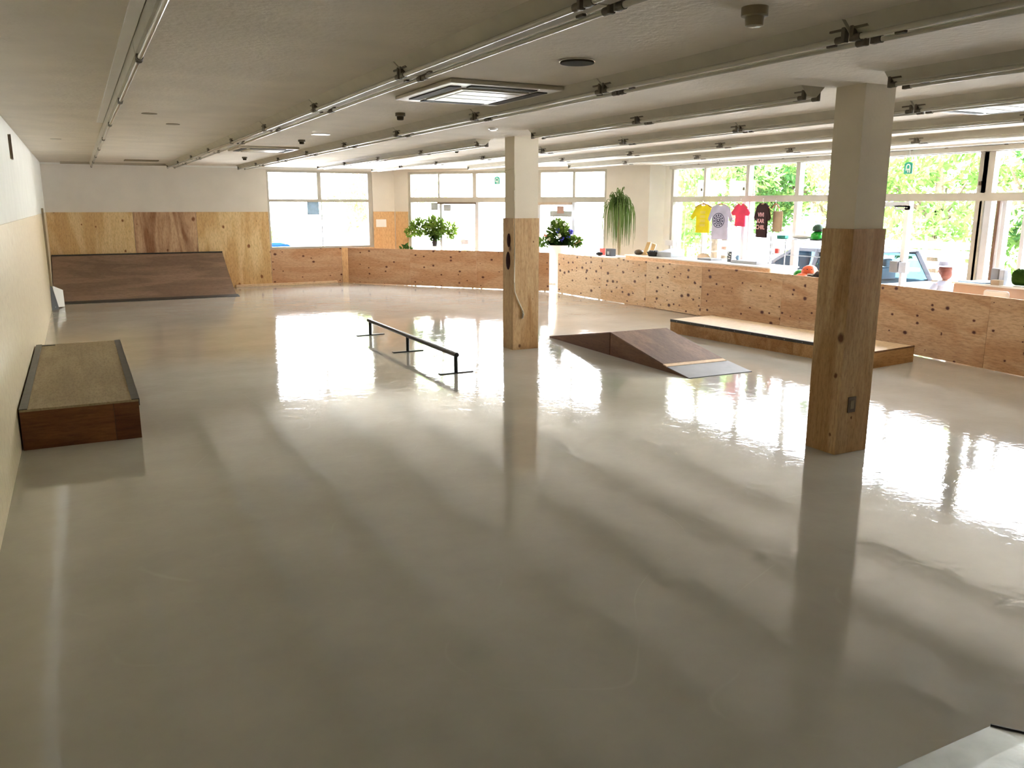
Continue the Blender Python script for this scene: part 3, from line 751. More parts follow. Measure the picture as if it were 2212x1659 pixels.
# kicker pyramid: two wedges back to back
kk = thing('kicker_ramp', 'double-sided brown kicker ramp with a steel toe plate in mid floor', 'skate ramp', (6.25, 7.57, 0), R(-1.2))
Wk = .93
b = MB(); b.prism([(0, .42, .055), (0, 1.70, .30), (0, 1.70, 0), (0, .0, 0), (0, .0, .004)], (.018, 0, 0)); b.build('side_board', M['kickside'], kk)
b = MB(); b.prism([(0, 3.42, .006), (0, 1.715, .30), (0, 1.715, 0), (0, 3.42, 0)], (.018, 0, 0)); b.build('side_board', M['kickside'], kk)
b = MB(); b.prism([(Wk - .02, .42, .055), (Wk - .02, 1.70, .30), (Wk - .02, 3.42, .006), (Wk - .02, 3.42, 0), (Wk - .02, 0, 0)], (.018, 0, 0)); b.build('side_board', M['kickside'], kk)
def slab(y0, z0, y1, z1, th=.014): return [(0, y0, z0), (0, y1, z1), (0, y1, z1 + th), (0, y0, z0 + th)]
b = MB(); b.prism(slab(.50, .072, 1.705, .302), (Wk, 0, 0)); b.build('riding_surface', M['kick'], kk)
b = MB(); b.prism(slab(1.708, .302, 3.42, .006), (Wk, 0, 0)); b.build('riding_surface', M['kick'], kk)
b = MB(); b.prism(slab(.42, .057, .498, .072, .012), (Wk, 0, 0)); b.build('bare_strip', M['barewood'], kk)
b = MB(); b.prism(slab(-.02, .001, .418, .058, .006), (Wk + .02, 0, 0)); b.build('toe_plate', M['kplate'], kk)
MB().prism(slab(-.03, .0, -.015, .0, .007), (Wk + .02, 0, 0)).build('plate_edge', M['black'], kk)
# manual pad
mp_ = thing('manual_pad', 'long low manual pad with pale top and black edge, beside the right barrier', 'skate box', (8.3, 10.55, 0), R(-90 + 5.5))
Lp, Wp, Hp = 3.58, .92, .215     # local x runs towards the camera, local y towards the barrier
MB().box((0, 0, 0), (1.2, .02, Hp - .02)).build('side_board', M['padside'], mp_)
MB().box((1.202, 0, 0), (2.4, .02, Hp - .02)).build('side_board', M['padside'], mp_)
MB().box((2.402, 0, 0), (Lp, .02, Hp - .02)).build('side_board', M['padside'], mp_)
MB().box((0, Wp - .02, 0), (Lp, Wp, Hp - .02)).build('side_board', M['padside'], mp_)
MB().box((Lp - .02, .02, 0), (Lp, Wp - .02, Hp - .02)).build('end_board', M['padside'], mp_)
MB().box((0, .02, 0), (.02, Wp - .02, Hp - .02)).build('end_board', M['padside'], mp_)
MB().box((0, 0, Hp - .02), (Lp, Wp, Hp)).build('top_board', M['padtop'], mp_)
MB().box((-.004, -.005, Hp - .038), (Lp + .004, -.0, Hp + .003)).build('edge_iron', M['angle'], mp_)
MB().box((-.004, -.004, Hp + .0005), (Lp + .004, .035, Hp + .003)).build('edge_iron', M['angle'], mp_)
b = MB()
for k in range(12): b.cyl((.15 + k * .3, -.009, Hp - .02), (.15 + k * .3, -.004, Hp - .02), .007, n=8)
b.build('screw_heads', M['chrome'], mp_)
MB().box((-.002, Wp - .012, Hp + .0002), (Lp, Wp + .002, Hp + .002)).build('edge_strip', M['kickside'], mp_)
MB().box((Lp, 0, Hp - .02), (Lp + .002, Wp, Hp + .002)).build('edge_strip', M['kickside'], mp_)
# quarter pipe the photographer stands on (its toe shows at lower right)
qp = thing('quarter_pipe', 'galvanised steel toe of a quarter pipe at the lower right corner', 'skate ramp', (-.5, 0, 0))
X1 = 3.5
prof = [(1.71 - 1.5 * a, .62 * a * a) for a in [i / 12 for i in range(13)]]
up = [(0, y, z + .006) for y, z in prof]; dn = [(0, y, z - .001) for y, z in prof[::-1]]
MB().prism(up + dn, (X1, 0, 0)).build('steel_surface', M['steel'], qp)
b = MB(); b.prism([(.01, y, z - .003) for y, z in prof[2:]] + [(.01, -1.6, .61), (.01, -1.6, 0), (.01, 1.3, 0)], (X1 - .02, 0, 0)); b.build('ramp_body', M['padside'], qp)
# the skewed steel wing at its right end
MB().prism([(X1 + .002, 1.71, .0), (X1 + .5, 1.07, .0), (X1 + .5, .25, .0), (X1 + .002, .25, .0)], (0, 0, .006)).build('steel_wing', M['steel'], qp)
MB().beam((X1 + .0, 1.712, .006), (X1 + .5, 1.075, .006), .006, .012).build('wing_edge', M['black'], qp)
MB().cyl((0, .2, .63), (X1, .2, .63), .025, n=12).build('coping', M['angle'], qp, True)
MB().box((0, -1.6, .612), (X1, .18, .63)).build('deck', M['kick'], qp)

# ------------------------------------------------------------------ shop side furniture
dk = thing('counter_desk', 'long light wood counter desk with white top behind the right barrier', 'desk', (10.35, 10.55, 0))
MB().box((0, 0, 0), (.02, 4.22, .945)).build('front_panel', M['desk'], dk)
MB().box((.02, 0, 0), (.62, .02, .945)).build('side_panel', M['whitelam'], dk)
MB().box((.02, 4.20, 0), (.62, 4.22, .945)).build('side_panel', M['desk'], dk)
MB().box((-.02, -.02, .946), (.66, 4.24, .97), bev=.004).build('desk_top', M['whitelam'], dk)
# small table with cards, left of desk
st = thing('side_table', 'small white side table behind the barrier left of the counter desk', 'table', (10.2, 15.3, 0))
MB().box((0, 0, .87), (.6, .9, .895), bev=.004).build('table_top', M['whitelam'], st)
for x in (.03, .57):
    for y in (.03, .87): MB().cyl((x, y, 0), (x, y, .87), .018, n=10).build('leg', M['alu'], st)
tag(MB().box((-.004, 0, 0), (.004, .22, .15), bev=.001).build('red_card', M['red'], loc=(10.52, 15.82, .896)), 'red card standing on the side table right of the slanted window', 'card')
e = thing('product_box', 'small dark box standing beside the red card on the side table', 'box', (10.45, 15.48, .895))
MB().box((-.06, -.1, 0), (.06, .12, .16), bev=.004).build('carton', M['cardbk'], e)
MB().box((-.064, -.02, .03), (-.060, .06, .1)).build('picture', M['greypaper'], e)
tag(MB().ball((0, 0, .04), .07, (1, 1.4, .6)).build('black_pouch', M['padblack'], True, loc=(10.36, 15.55, .9)) if False else MB().ball((0, 0, .042), .07, (1, 1.4, .6)).build('black_pouch', M['padblack'], None, True, loc=(10.3, 15.72, .895)), 'small black pouch between the red card and the dark box', 'pouch')
# things on the desk
DZ = .97
e = thing('wooden_display_stand', 'leaning yellow wood display stand at the far end of the desk', 'display stand', (10.6, 14.35, DZ), R(-50))
MB().prism([(-.1, .0, 0), (-.02, .0, 0), (.07, 0, .27), (-.01, 0, .27)], (0, .05, 0)).build('leaning_board', M['lightwood'], e)
MB().prism([(.02, .06, 0), (.1, .06, 0), (.17, .06, .22), (.09, .06, .25)], (0, .05, 0)).build('leaning_board', M['lightwood'], e)
MB().box((-.12, .0, 0), (.2, .14, .02)).build('base', M['lightwood'], e)
tag(MB().ball((0, 0, .05), .1, (1, 1.1, .6)).build('pine_cone_heap', M['brownplastic'], None, True, loc=(10.55, 14.57, DZ)), 'dark brown round ornament left of the leaning wood display', 'ornament')
e = thing('black_basket', 'black basket on the desk in front of the grey cash register', 'basket', (10.5, 14.0, DZ))
MB().lathe([(.1, 0), (.14, .09), (.13, .09), (.09, .01)]).build('basket', M['padblack'], e, True)
b = MB()
for k in range(10):
    a = k * .63; b.ball((.07 * cos(a), .07 * sin(a), .09), .03, u=8, v=6)
b.build('contents', M['cardbk'], e, True)
e = thing('cash_register', 'pale grey cash register on the desk beside the wooden display', 'cash register', (10.72, 13.72, DZ), R(8))
MB().box((-.2, -.2, 0), (.2, .2, .1), bev=.01).build('drawer', M['greypaper'], e)
MB().prism([(-.18, -.15, .1), (.18, -.15, .16), (.18, -.15, .1)], (0, .3, 0)).build('keyboard', M['ltbox'], e)
b = MB(); b.cyl((.1, .1, .1), (.1, .1, .24), .015, n=10); b.box((.05, .0, .22), (.09, .22, .33), bev=.008); b.build('display', M['whitelam'], e)
e = thing('desk_chair', 'chair with a rounded taupe back behind the counter desk', 'chair', (11.45, 13.55, 0))
b = MB(); b.ball((0, 0, .9), .24, (.14, 1.0, .55), 24, 14); b.build('backrest', M['taupe'], e, True)
MB().box((-.02, -.02, .45), (.02, .02, .85)).build('back_frame', M['alu'], e)
MB().box((-.45, -.22, .42), (.02, .22, .47), bev=.01).build('seat', M['taupe'], e)
for x in (-.42, -.02):
    for y in (-.2, .2): MB().cyl((x, y, 0), (x, y, .42), .013, n=8).build('leg', M['alu'], e)
e = thing('photo_stand', 'small black and white patterned card standing on the desk under the shirts', 'photo stand', (10.75, 12.0, DZ))
MB().box((-.008, -.055, 0), (.008, .055, .19), bev=.002).build('card', M['cardbk'], e)
b = MB()
for k, (y, z, w_, h_) in enumerate([(-.03, .13, .03, .02), (.02, .15, .025, .03), (-.01, .09, .05, .012), (.0, .05, .06, .02), (.025, .11, .02, .02)]): b.box((-.012, y - w_ / 2, z), (-.0085, y + w_ / 2, z + h_))
b.build('print', M['paper'], e)
tag(MB().box((-.14, -.2, 0), (.14, .2, .035), bev=.005).build('grey_tray', M['greybox'], loc=(10.75, 12.55, DZ)), 'flat grey tray on the desk left of the patterned card', 'tray')
tag(MB().box((-.12, -.33, 0), (.12, .33, .05), bev=.005).build('merchandise_tray', M['greypaper'], loc=(10.75, 11.5, DZ)), 'long low grey tray on the desk right of the patterned card', 'tray')
tag(MB().ball((0, 0, .045), .045, (1, 1, 1)).build('blue_figurine', M['bluepaper'], None, True, loc=(10.75, 11.78, DZ + .045)), 'tiny blue round ornament on the long grey tray', 'ornament')

# ------------------------------------------------------------------ shirts on hangers below the transom
def shirt_outline(w, h, sl, sh):
    """half-size body w, length h, sleeve reach sl, sleeve drop sh (y,z) with the collar at z=0"""
    return [(-.07, 0), (-.03, -.035), (.03, -.035), (.07, 0), (w * .55, -.02), (w, -.07), (sl, -.07 - sh), (sl - .05, -.07 - sh - .06), (w * .92, -.24),
            (w * .9, -h * .6), (w * .95, -h), (-w * .95, -h - .005), (-w * .9, -h * .6), (-w * .92, -.24), (-sl + .05, -.07 - sh - .06), (-sl, -.07 - sh), (-w, -.07), (-w * .55, -.02)]
def hang(y, rz, label, hlabel, z=2.12, x=11.98):
    h = thing('clothes_hanger', hlabel, 'hanger', (x, y, z), rz, 'wooden hangers on the window transom')
    MB().tube([(.0, 0, -.10), (0, 0, -.06), (0, .02, -.03), (0, .015, .0), (0, -.01, .0)], .005).build('hook', M['chrome'], h, True)
    MB().tube([(0, -.19, -.17), (0, -.1, -.115), (0, 0, -.09), (0, .1, -.115), (0, .19, -.17)], .013).build('hanger_bar', M['hanger'], h, True)
    return h
def shirt(y, rz, w, hgt, sl, sh, m, label, z, x=11.98, name='t_shirt'):
    e = thing(name, label, 't-shirt', (x, y, z), rz, 't-shirts hanging in the window')
    pts_ = shirt_outline(w, hgt, sl, sh)
    b = MB(); b.prism([(-.02, p, q) for p, q in pts_], (.04, 0, 0))
    o = b.build('fabric', m, e, bevel=.012)
    return e
GH = 'x'
for y, rz, la_ in ((14.27, R(25), 'wooden hanger holding the yellow t-shirt'), (13.72, R(12), 'wooden hanger holding the pale lilac t-shirt'), (13.12, 0, 'wooden hanger holding the pink t-shirt'),
                   (12.5, R(-8), 'wooden hanger holding the dark maroon t-shirt'), (12.16, R(-25), 'wooden hanger holding the beige tote bag')):
    hang(y, rz, '', la_)
s1 = shirt(14.27, R(25), .17, .60, .29, .2, M['yellow'], 'yellow t-shirt hanging leftmost in the window', 2.02)
b = MB()
for k in range(4): b.box((-.024, -.06, -.2 - k * .09), (-.021, .06, -.14 - k * .09))
b.build('print', M['yellowprint'], s1)
s2 = shirt(13.72, R(12), .22, .72, .31, .24, M['lilac'], 'pale lilac t-shirt with a round black print hanging in the window', 2.02)
b = MB()
def ringseg(b, r0, r1, cy, cz, n=40, a0=0.0, a1=2 * pi):
    for k in range(n):
        a, c = a0 + (a1 - a0) * k / n, a0 + (a1 - a0) * (k + 1) / n
        b.prism([(-.0245, cy + r0 * sin(a), cz + r0 * cos(a)), (-.0245, cy + r1 * sin(a), cz + r1 * cos(a)), (-.0245, cy + r1 * sin(c), cz + r1 * cos(c)), (-.0245, cy + r0 * sin(c), cz + r0 * cos(c))], (.003, 0, 0))
ringseg(b, .140, .152, .03, -.33); ringseg(b, .06, .074, .03, -.33, 28); ringseg(b, .02, .042, .03, -.33, 16, .6, 2 * pi - .6 + .3)
for k in range(11):
    a = k * 2 * pi / 11; b.box((-.0245, .03 + .106 * sin(a) - .014, -.33 + .106 * cos(a) - .017), (-.0215, .03 + .106 * sin(a) + .014, -.33 + .106 * cos(a) + .017))
b.build('round_print', M['ink'], s2)
s3 = shirt(13.12, 0, .15, .46, .27, .12, M['pink'], 'bright pink small t-shirt hanging in the window', 2.04)
s4 = shirt(12.5, R(-8), .18, .67, .26, .22, M['maroon'], 'dark maroon t-shirt with pale lettering hanging in the window', 2.05)
def text(txt, size, m, parent, loc, rot, name='lettering', ext=.001):
    c = bpy.data.curves.new(name, 'FONT'); c.body = txt; c.size = size; c.extrude = ext; c.align_x = 'CENTER'; c.offset = .0015
    c.materials.append(m)
    t0 = bpy.data.objects.new(name, c); COL.objects.link(t0)
    bpy.context.view_layer.update()
    me = bpy.data.meshes.new_from_object(t0.evaluated_get(bpy.context.evaluated_depsgraph_get()))
    bpy.data.objects.remove(t0)
    o = bpy.data.objects.new(name, me); COL.objects.link(o); o.parent = parent; o.location = loc; o.rotation_euler = rot
    return o
for tx, zz in (('VIVI', -.27), ('KAR', -.39), ('CHIIL', -.51)):
    text(tx, .115, M['pinkink'], s4, (-.0235, 0.02, zz), (pi / 2, 0, -pi / 2))
tb = thing('tote_bag', 'beige canvas tote bag hanging right of the dark maroon t-shirt', 'tote bag', (12.02, 12.16, 2.0), R(-20))
MB().box((-.012, -.25, -.5), (.012, .15, -.11), bev=.01).build('bag_body', M['tote'], tb)
MB().tube([(0, -.12, -.12), (0, -.05, .0), (0, .0, .01), (0, .05, 0), (0, .1, -.12)], .012).build('strap', M['paper'], tb, True)

# small metal rack with gear, and the heap of helmets
rk = thing('display_rack', 'thin grey metal rack with shelves behind the barrier at the desk end', 'rack', (11.2, 10.05, 0))
for x in (-.18, .18):
    for y in (-.02, 1.2): MB().cyl((x, y, 0), (x, y, 1.47), .010, n=8).build('post', M['rackm'], rk)
for z in (.35, .85, 1.15, 1.42):
    b = MB(); b.box((-.18, -.02, z - .006), (.18, 1.2, z)); b.build('shelf', M['rackm'] if z > 1.4 else M['alu'], rk) if z < 1.0 or z > 1.3 else (b.bm.free(), MB().cyl((-.18, -.02, z), (-.18, 1.2, z), .008, n=8).build('rail', M['rackm'], rk))
MB().cyl((-.0, 1.35, 0), (-.0, 1.35, 1.38), .009, n=8).build('post', M['rackm'], rk)
def helmet(loc, m, label, r=.12, rz=0.0, strap_m=None):
    e = thing('helmet', label, 'helmet', loc, rz, 'skate helmets for hire')
    bm_ = MB(); bm_.lathe([(r * 1.0, 0), (r * 1.02, r * .25), (r * .95, r * .6), (r * .74, r * .95), (r * .4, r * 1.14), (r * .05, r * 1.2)], n=28)
    bmesh.ops.transform(bm_.bm, matrix=Matrix.Diagonal((1.15, .92, 1, 1)), verts=bm_.bm.verts)
    bm_.build('shell', m, e, True)
    b = MB()
    for a in (-.9, -.3, .3, .9): b.ball((-r * .98 * cos(a), -r * .8 * sin(a), r * .72), r * .13, (.5, .8, .5), 8, 6)
    b.build('vent_holes', M['padblack'], e, True)
    MB().lathe([(r * 1.03, -.015), (r * 1.05, .0), (r * 1.03, .015), (r * .9, .01)], n=28).build('rim', M['padblack'], e, True)
    return e
helmet((11.2, 10.35, 1.436), M['green'], 'green helmet under a dark cap on top of the metal rack', rz=.3)
helmet((11.18, 10.33, 1.585), M['dkgreen'], 'dark green helmet on top of the bright green one on the rack', r=.09)
tag(MB().ball((0, 0, .04), .1, (.8, 2.0, .42)).build('white_pad', M['paper'], None, True, loc=(11.18, 10.68, 1.424)), 'white knee pad lying on the metal rack', 'pad')
tag(MB().box((-.05, -.1, 0), (.05, .1, .06), bev=.01).build('teal_pad', M['teal'], loc=(11.15, 11.1, 1.421)), 'small teal pad at the left end of the metal rack', 'pad')
tag(MB().box((-.03, -.04, 0), (.03, .04, .09), bev=.01).build('red_toy', M['red'], loc=(11.06, 11.12, 1.158)) , 'small red item hanging on the metal rack rail', 'toy')
bn = thing('gear_table', 'low white table carrying helmets and pads behind the barrier', 'table', (10.42, 9.55, 0))
MB().box((0, 0, .70), (.55, .95, .74), bev=.004).build('table_top', M['whitelam'], bn)
for x in (.04, .51):
    for y in (.04, .91): MB().box((x - .02, y - .02, 0), (x + .02, y + .02, .70)).build('leg', M['alu'], bn)
GZ = .741
helmet((10.74, 10.24, GZ + .06), M['green'], 'bright green helmet on the pile just behind the barrier', rz=.4)
helmet((10.74, 10.04, GZ + .13), M['orange'], 'upper orange helmet on the pile just behind the barrier', r=.135, rz=.2)
helmet((10.55, 10.02, GZ + .016), M['orange'], 'lower orange helmet half hidden by the barrier edge', r=.125, rz=-.2)
helmet((10.50, 10.26, GZ + .016), M['padblack'], 'black helmet just showing over the barrier left of the green one', r=.1)
helmet((10.5, 10.425, GZ + .016), M['hair'], 'small brown helmet at the desk end just showing over the barrier', r=.075)
for k, (x, y, z, lb_) in enumerate([(10.6, 9.84, .1, 'black knee pad with grey straps beside the orange helmets'), (10.66, 9.72, .16, 'black knee pad on top of the pile near the column'),
                                 (10.55, 9.62, .06, 'black elbow pad at the column end of the pile'), (10.7, 9.92, .05, 'black elbow pad under the pile behind the helmets')]):
    e = thing('knee_pad', lb_, 'pad', (x, y, GZ + z * .99), k * 1.1, 'black pads on the gear table')
    b = MB(); b.ball((0, 0, 0), .11, (.75, 1.0, .62)); b.build('pad', M['padblack'], e, True)
    b = MB(); b.tube([(-.05, -.06, .055), (-.07, 0, .062), (-.04, .07, .055)], .012); b.build('strap', M['strap'], e, True)
    b = MB(); b.ball((.0, 0, .03), .06, (.8, 1, .7)); b.build('cap', M['cardbk'], e, True)

# white counter at the right
wc = thing('reception_counter', 'white topped beige counter behind the barrier at the right edge', 'counter', (10.9, 5.2, 0))
MB().box((0, 0, 0), (.6, 1.72, .93)).build('counter_body', M['pinkbeige'], wc)
MB().box((-.03, -.02, .93), (.65, 2.37, .955), bev=.004).build('counter_top', M['whitelam'], wc)
MB().box((0, 1.72, 0), (.6, 2.35, .925)).build('counter_body', M['pinkbeige'], wc)
e = thing('monitor', 'grey and pale blue boxy monitor on the white counter', 'monitor', (11.1, 7.1, .955), R(-20))
MB().box((-.03, -.1, .0), (.06, .05, .21), bev=.012).build('screen_housing', M['greybox'], e)
MB().box((-.02, -.19, .0), (.05, -.1, .2), bev=.01).build('side_panel', M['ltbox'], e)
tr_ = thing('turf_roll', 'dark green artificial turf roll lying on the white counter', 'turf roll', (11.1, 6.84, .958), R(-90))
b = MB()
b.prism([(0, .15 * cos(a) * .55, .105 + .105 * sin(a)) for a in [2 * pi * k / 24 for k in range(24)]], (1.0, 0, 0)); b.build('roll', M['leafdark'], tr_, bevel=.04)
b = MB()
for k in range(2600):
    a = random.uniform(-.3, pi + .3); x = random.uniform(0, 1.0)
    e_ = min(x, 1.0 - x); f = 1 if e_ > .05 else .6 + .4 * e_ / .05
    p = Vector((x, .0825 * cos(a) * f, .105 + .105 * sin(a) * f)); n = Vector((0, cos(a), sin(a)))
    q = p + n * .02 + Vector((random.uniform(-.01, .01), random.uniform(-.008, .008), 0)); t_ = Vector((.004, 0, 0))
    b.bm.faces.new([b.bm.verts.new(v) for v in (p - t_, p + t_, q)])
b.build('turf_fibres', M['leafdark'], tr_)
tag(MB().box((-.12, -.2, 0), (.12, .2, .012)).build('paper_stack', M['bluepaper'], loc=(11.05, 7.32, .955)), 'flat stack of papers at the left end of the white counter', 'papers')
tag(MB().box((-.05, -.06, 0), (.05, .06, .07), bev=.006).build('small_carton', M['taupe'], loc=(10.93, 6.95, .955)), 'small taupe carton in front of the turf roll', 'carton')
e = thing('white_chair', 'white chair back showing between barrier and counter', 'chair', (10.55, 6.72, 0))
MB().box((-.02, -.19, .62), (.02, .15, .92), bev=.03).build('backrest', M['whitelam'], e)
MB().box((-.02, -.19, .42), (.2, .15, .45), bev=.01).build('seat', M['whitelam'], e)
for x in (-.0, .18):
    for y in (-.17, .13): MB().cyl((x, y, 0), (x, y, .42 if x else .64), .012, n=8).build('leg', M['alu'], e)
tag(MB().ball((0, 0, 0), .06, (.5, 1, .9)).build('blue_ball', M['bluepaper'], None, True, loc=(10.40, 6.66, .87)) if False else MB().ball((0, 0, .06), .055, (.6, 1, 1)).build('blue_cup', M['bluepaper'], None, True, loc=(10.64, 6.62, .393 + .055)), 'small grey-blue cup on the white chair', 'cup')

# hanging signs
def hsign(loc, rz, label):
    e = thing('hanging_sign', label, 'sign', loc, rz)
    b = MB(); b.box((-.006, -.075, -.18), (.006, .075, -.02), bev=.002); b.ball((0, 0, -.035), .074, (.08, 1, .55)); b.build('sign_board', M['teal'], e)
    b = MB()
    for k in range(8):
        a, c = pi * k / 8, pi * (k + 1) / 8
        b.prism([(-.009, .026 * cos(a), -.07 + .03 * sin(a)), (-.009, .042 * cos(a), -.07 + .046 * sin(a)), (-.009, .042 * cos(c), -.07 + .046 * sin(c)), (-.009, .026 * cos(c), -.07 + .03 * sin(c))], (.003, 0, 0))
    b.box((-.009, -.042, -.165), (-.006, -.026, -.07)); b.box((-.009, .026, -.13), (-.006, .042, -.07)); b.box((-.009, -.02, -.12), (-.006, .02, -.1)); b.box((-.009, -.008, -.16), (-.006, .008, -.12))
    b.build('white_mark', M['paper'], e)
    MB().cyl((0, 0, -.0), (0, 0, .22), .004, n=6).build('cord', M['strap'], e)
    return e
hsign((12.0, 9.33, 2.68), 0, 'small teal hanging sign high in the pane right of the near column')
p = on2(3.07, -.12, 2.68); hsign(p, ang2 + pi / 2, 'small teal hanging sign high in the slanted window left of the far column')

# ------------------------------------------------------------------ plants
def leaf_blob(b, c, rad, n, size, squash=1.0, stretch=1.6):
    for _ in range(n):
        while True:
            v = Vector((random.uniform(-1, 1), random.uniform(-1, 1), random.uniform(-1, 1)))
            if .35 < v.length < 1: break
        p = Vector(c) + Vector((v.x * rad[0], v.y * rad[1], v.z * rad[2]))
        d = (v.normalized() + Vector((random.uniform(-.8, .8), random.uniform(-.8, .8), random.uniform(-.6, .9)))).normalized()
        u = d.cross(Vector((random.uniform(-1, 1), random.uniform(-1, 1), random.uniform(-1, 1)))).normalized()
        s_ = size * random.uniform(.6, 1.3)
        a = p - d * s_ * stretch * .5; q = p + d * s_ * stretch * .5
        b.bm.faces.new([b.bm.verts.new(x) for x in (a, p + u * s_ * .35, q, p - u * s_ * .35)])
dr = thing('dracaena_plant', 'tall dracaena with long drooping green leaves against the wall between the windows', 'potted plant', (10.82, 15.72, 0))
MB().tube([(0, 0, .3), (.02, .01, 1.0), (-.01, 0, 1.5), (.0, .0, 2.1)], [.045, .04, .035, .03]).build('trunk', M['stem'], dr, True)
b = MB(); b.lathe([(.15, 0), (.2, .33), (.18, .33), (.17, .28)]); b.build('pot', M['whitelam'], dr, True)
b = MB()
heads = [(0, 0, 2.12), (.12, .05, 2.0), (-.1, .1, 1.98), (.02, -.13, 1.92), (-.12, -.08, 2.03)]
for k in range(230):
    hx, hy, hz = heads[k % 5]
    a = random.uniform(0, 2 * pi); young = random.random() < .3
    out = random.uniform(.05, .2) if young else random.uniform(.12, .33)
    upz = random.uniform(.16, .3) if young else random.uniform(.0, .16)
    L_ = random.uniform(.0, .35) if young else random.uniform(.5, .98)
    P = []
    for i in range(10):
        t_ = i / 9
        P.append(Vector((hx + cos(a) * out * sin(min(1, t_ * 1.7) * pi / 2), hy + sin(a) * out * sin(min(1, t_ * 1.7) * pi / 2), hz - random.uniform(0, .004) + upz * sin(min(1, t_ * 2.4) * pi / 2) - max(0, t_ - .28) ** 1.15 * L_ * 1.5)))
    w_ = .010; side = Vector((-sin(a + .5), cos(a + .5), 0)); prev = None
    for i, q in enumerate(P):
        ww = w_ * (1 - (i / 9) ** 2) + .002
        cur = (b.bm.verts.new(q - side * ww), b.bm.verts.new(q + side * ww))
        if prev: b.bm.faces.new((prev[0], prev[1], cur[1], cur[0]))
        prev = cur
b.build('leaves', M['leafdrac'], dr)

# flower arrangements behind the slanted window barrier
fb = thing('flower_bouquet', 'big leafy bouquet in a dark vase in front of the slanted window', 'bouquet', (8.22, 20.32, 0))
MB().lathe([(.22, 0), (.02, .02), (.02, .9), (.16, .93), (.16, .95)], n=16).build('stand', M['whitelam'], fb, True)
MB().lathe([(.06, .95), (.07, 1.05), (.045, 1.12), (.06, 1.16)], n=16).build('vase', M['padblack'], fb, True)
b = MB()
leaf_blob(b, (0, .0, 1.42), (.3, .3, .30), 420, .075, stretch=2.2); leaf_blob(b, (-.3, .36, 1.42), (.24, .24, .24), 240, .07, stretch=2.2); leaf_blob(b, (.3, -.34, 1.38), (.2, .2, .24), 150, .07, stretch=2.2); leaf_blob(b, (-.45, .5, 1.3), (.2, .2, .16), 120, .06); leaf_blob(b, (0, 0, 1.2), (.14, .14, .16), 160, .06)
for k in range(26):
    a = random.uniform(0, 2 * pi); q = random.uniform(.1, .5); b.tube([(0, 0, 1.1), (q * .4 * cos(a), q * .4 * sin(a), 1.3), (q * cos(a), q * sin(a), random.uniform(1.4, 1.75))], .004, 4)
b.build('leaves', M['leafbouquet'], fb)
fs = thing('flower_stand', 'white trumpet flower stand with blue and white blooms in the barrier gap', 'flower stand', (10.12, 17.22, 0))
MB().lathe([(.2, 0), (.17, .03), (.055, .07), (.05, .5), (.07, .75), (.15, .95), (.28, 1.06), (.26, 1.07), (.1, .95)], n=28).build('trumpet_vase', M['whitelam'], fs, True)
b = MB(); leaf_blob(b, (0, 0, 1.33), (.27, .27, .36), 900, .075); leaf_blob(b, (-.2, .25, 1.13), (.28, .25, .13), 350, .06); leaf_blob(b, (.25, -.25, 1.15), (.25, .2, .14), 300, .07); b.build('leaves', M['leafbouquet'], fs)
def blooms(b, lst, r):
    for c in lst:
        for k in range(14): 
            d = Vector((random.gauss(0, 1), random.gauss(0, 1), random.gauss(0, 1))).normalized() * r * .7
            b.ball(Vector(c) + d, r * .42, u=6, v=4)
b = MB(); blooms(b, [(-.1, -.12, 1.42), (.2, -.22, 1.38), (.18, -.2, 1.25), (0, -.2, 1.2)], .065); b.build('blue_flowers', M['bluef'], fs, True)
b = MB(); blooms(b, [(-.1, -.1, 1.6), (-.2, 0, 1.5), (-.22, .05, 1.2), (.05, -.2, 1.55), (-.1, -.22, 1.3)], .045); b.build('white_flowers', M['whitef'], fs, True)
b = MB(); blooms(b, [(.4, -.3, 1.14), (-.3, .1, 1.3), (.3, -.3, 1.1)], .045); b.build('peach_flowers', M['peach'], fs, True)
n2 = Vector((-D2.y, D2.x, 0))
e = thing('sign_card', 'pinkish card on a pale board above the flower stand', 'card', (10.3, 17.5, 0), ang2)
MB().box((-.28, .1, 1.72), (.28, .12, 1.86)).build('board', M['greypaper'], e)
MB().box((-.09, .08, 1.8), (.08, .1, 1.97)).build('card', M['cardpink'], e)
MB().cyl((-.2, .13, 0), (-.2, .13, 1.8), .01, n=8).build('post', M['alu'], e)
MB().cyl((.2, .13, 0), (.2, .13, 1.8), .01, n=8).build('post', M['alu'], e)
sp = thing('small_plant', 'small low leafy plant at the left end of the slanted window', 'potted plant', (7.6, 20.75, 0))
MB().lathe([(.09, 0), (.12, .72), (.1, .72)], n=16).build('tall_pot', M['whitelam'], sp, True)
b = MB(); leaf_blob(b, (0, 0, .85), (.18, .18, .12), 40, .10); b.build('leaves', M['leafdark'], sp)

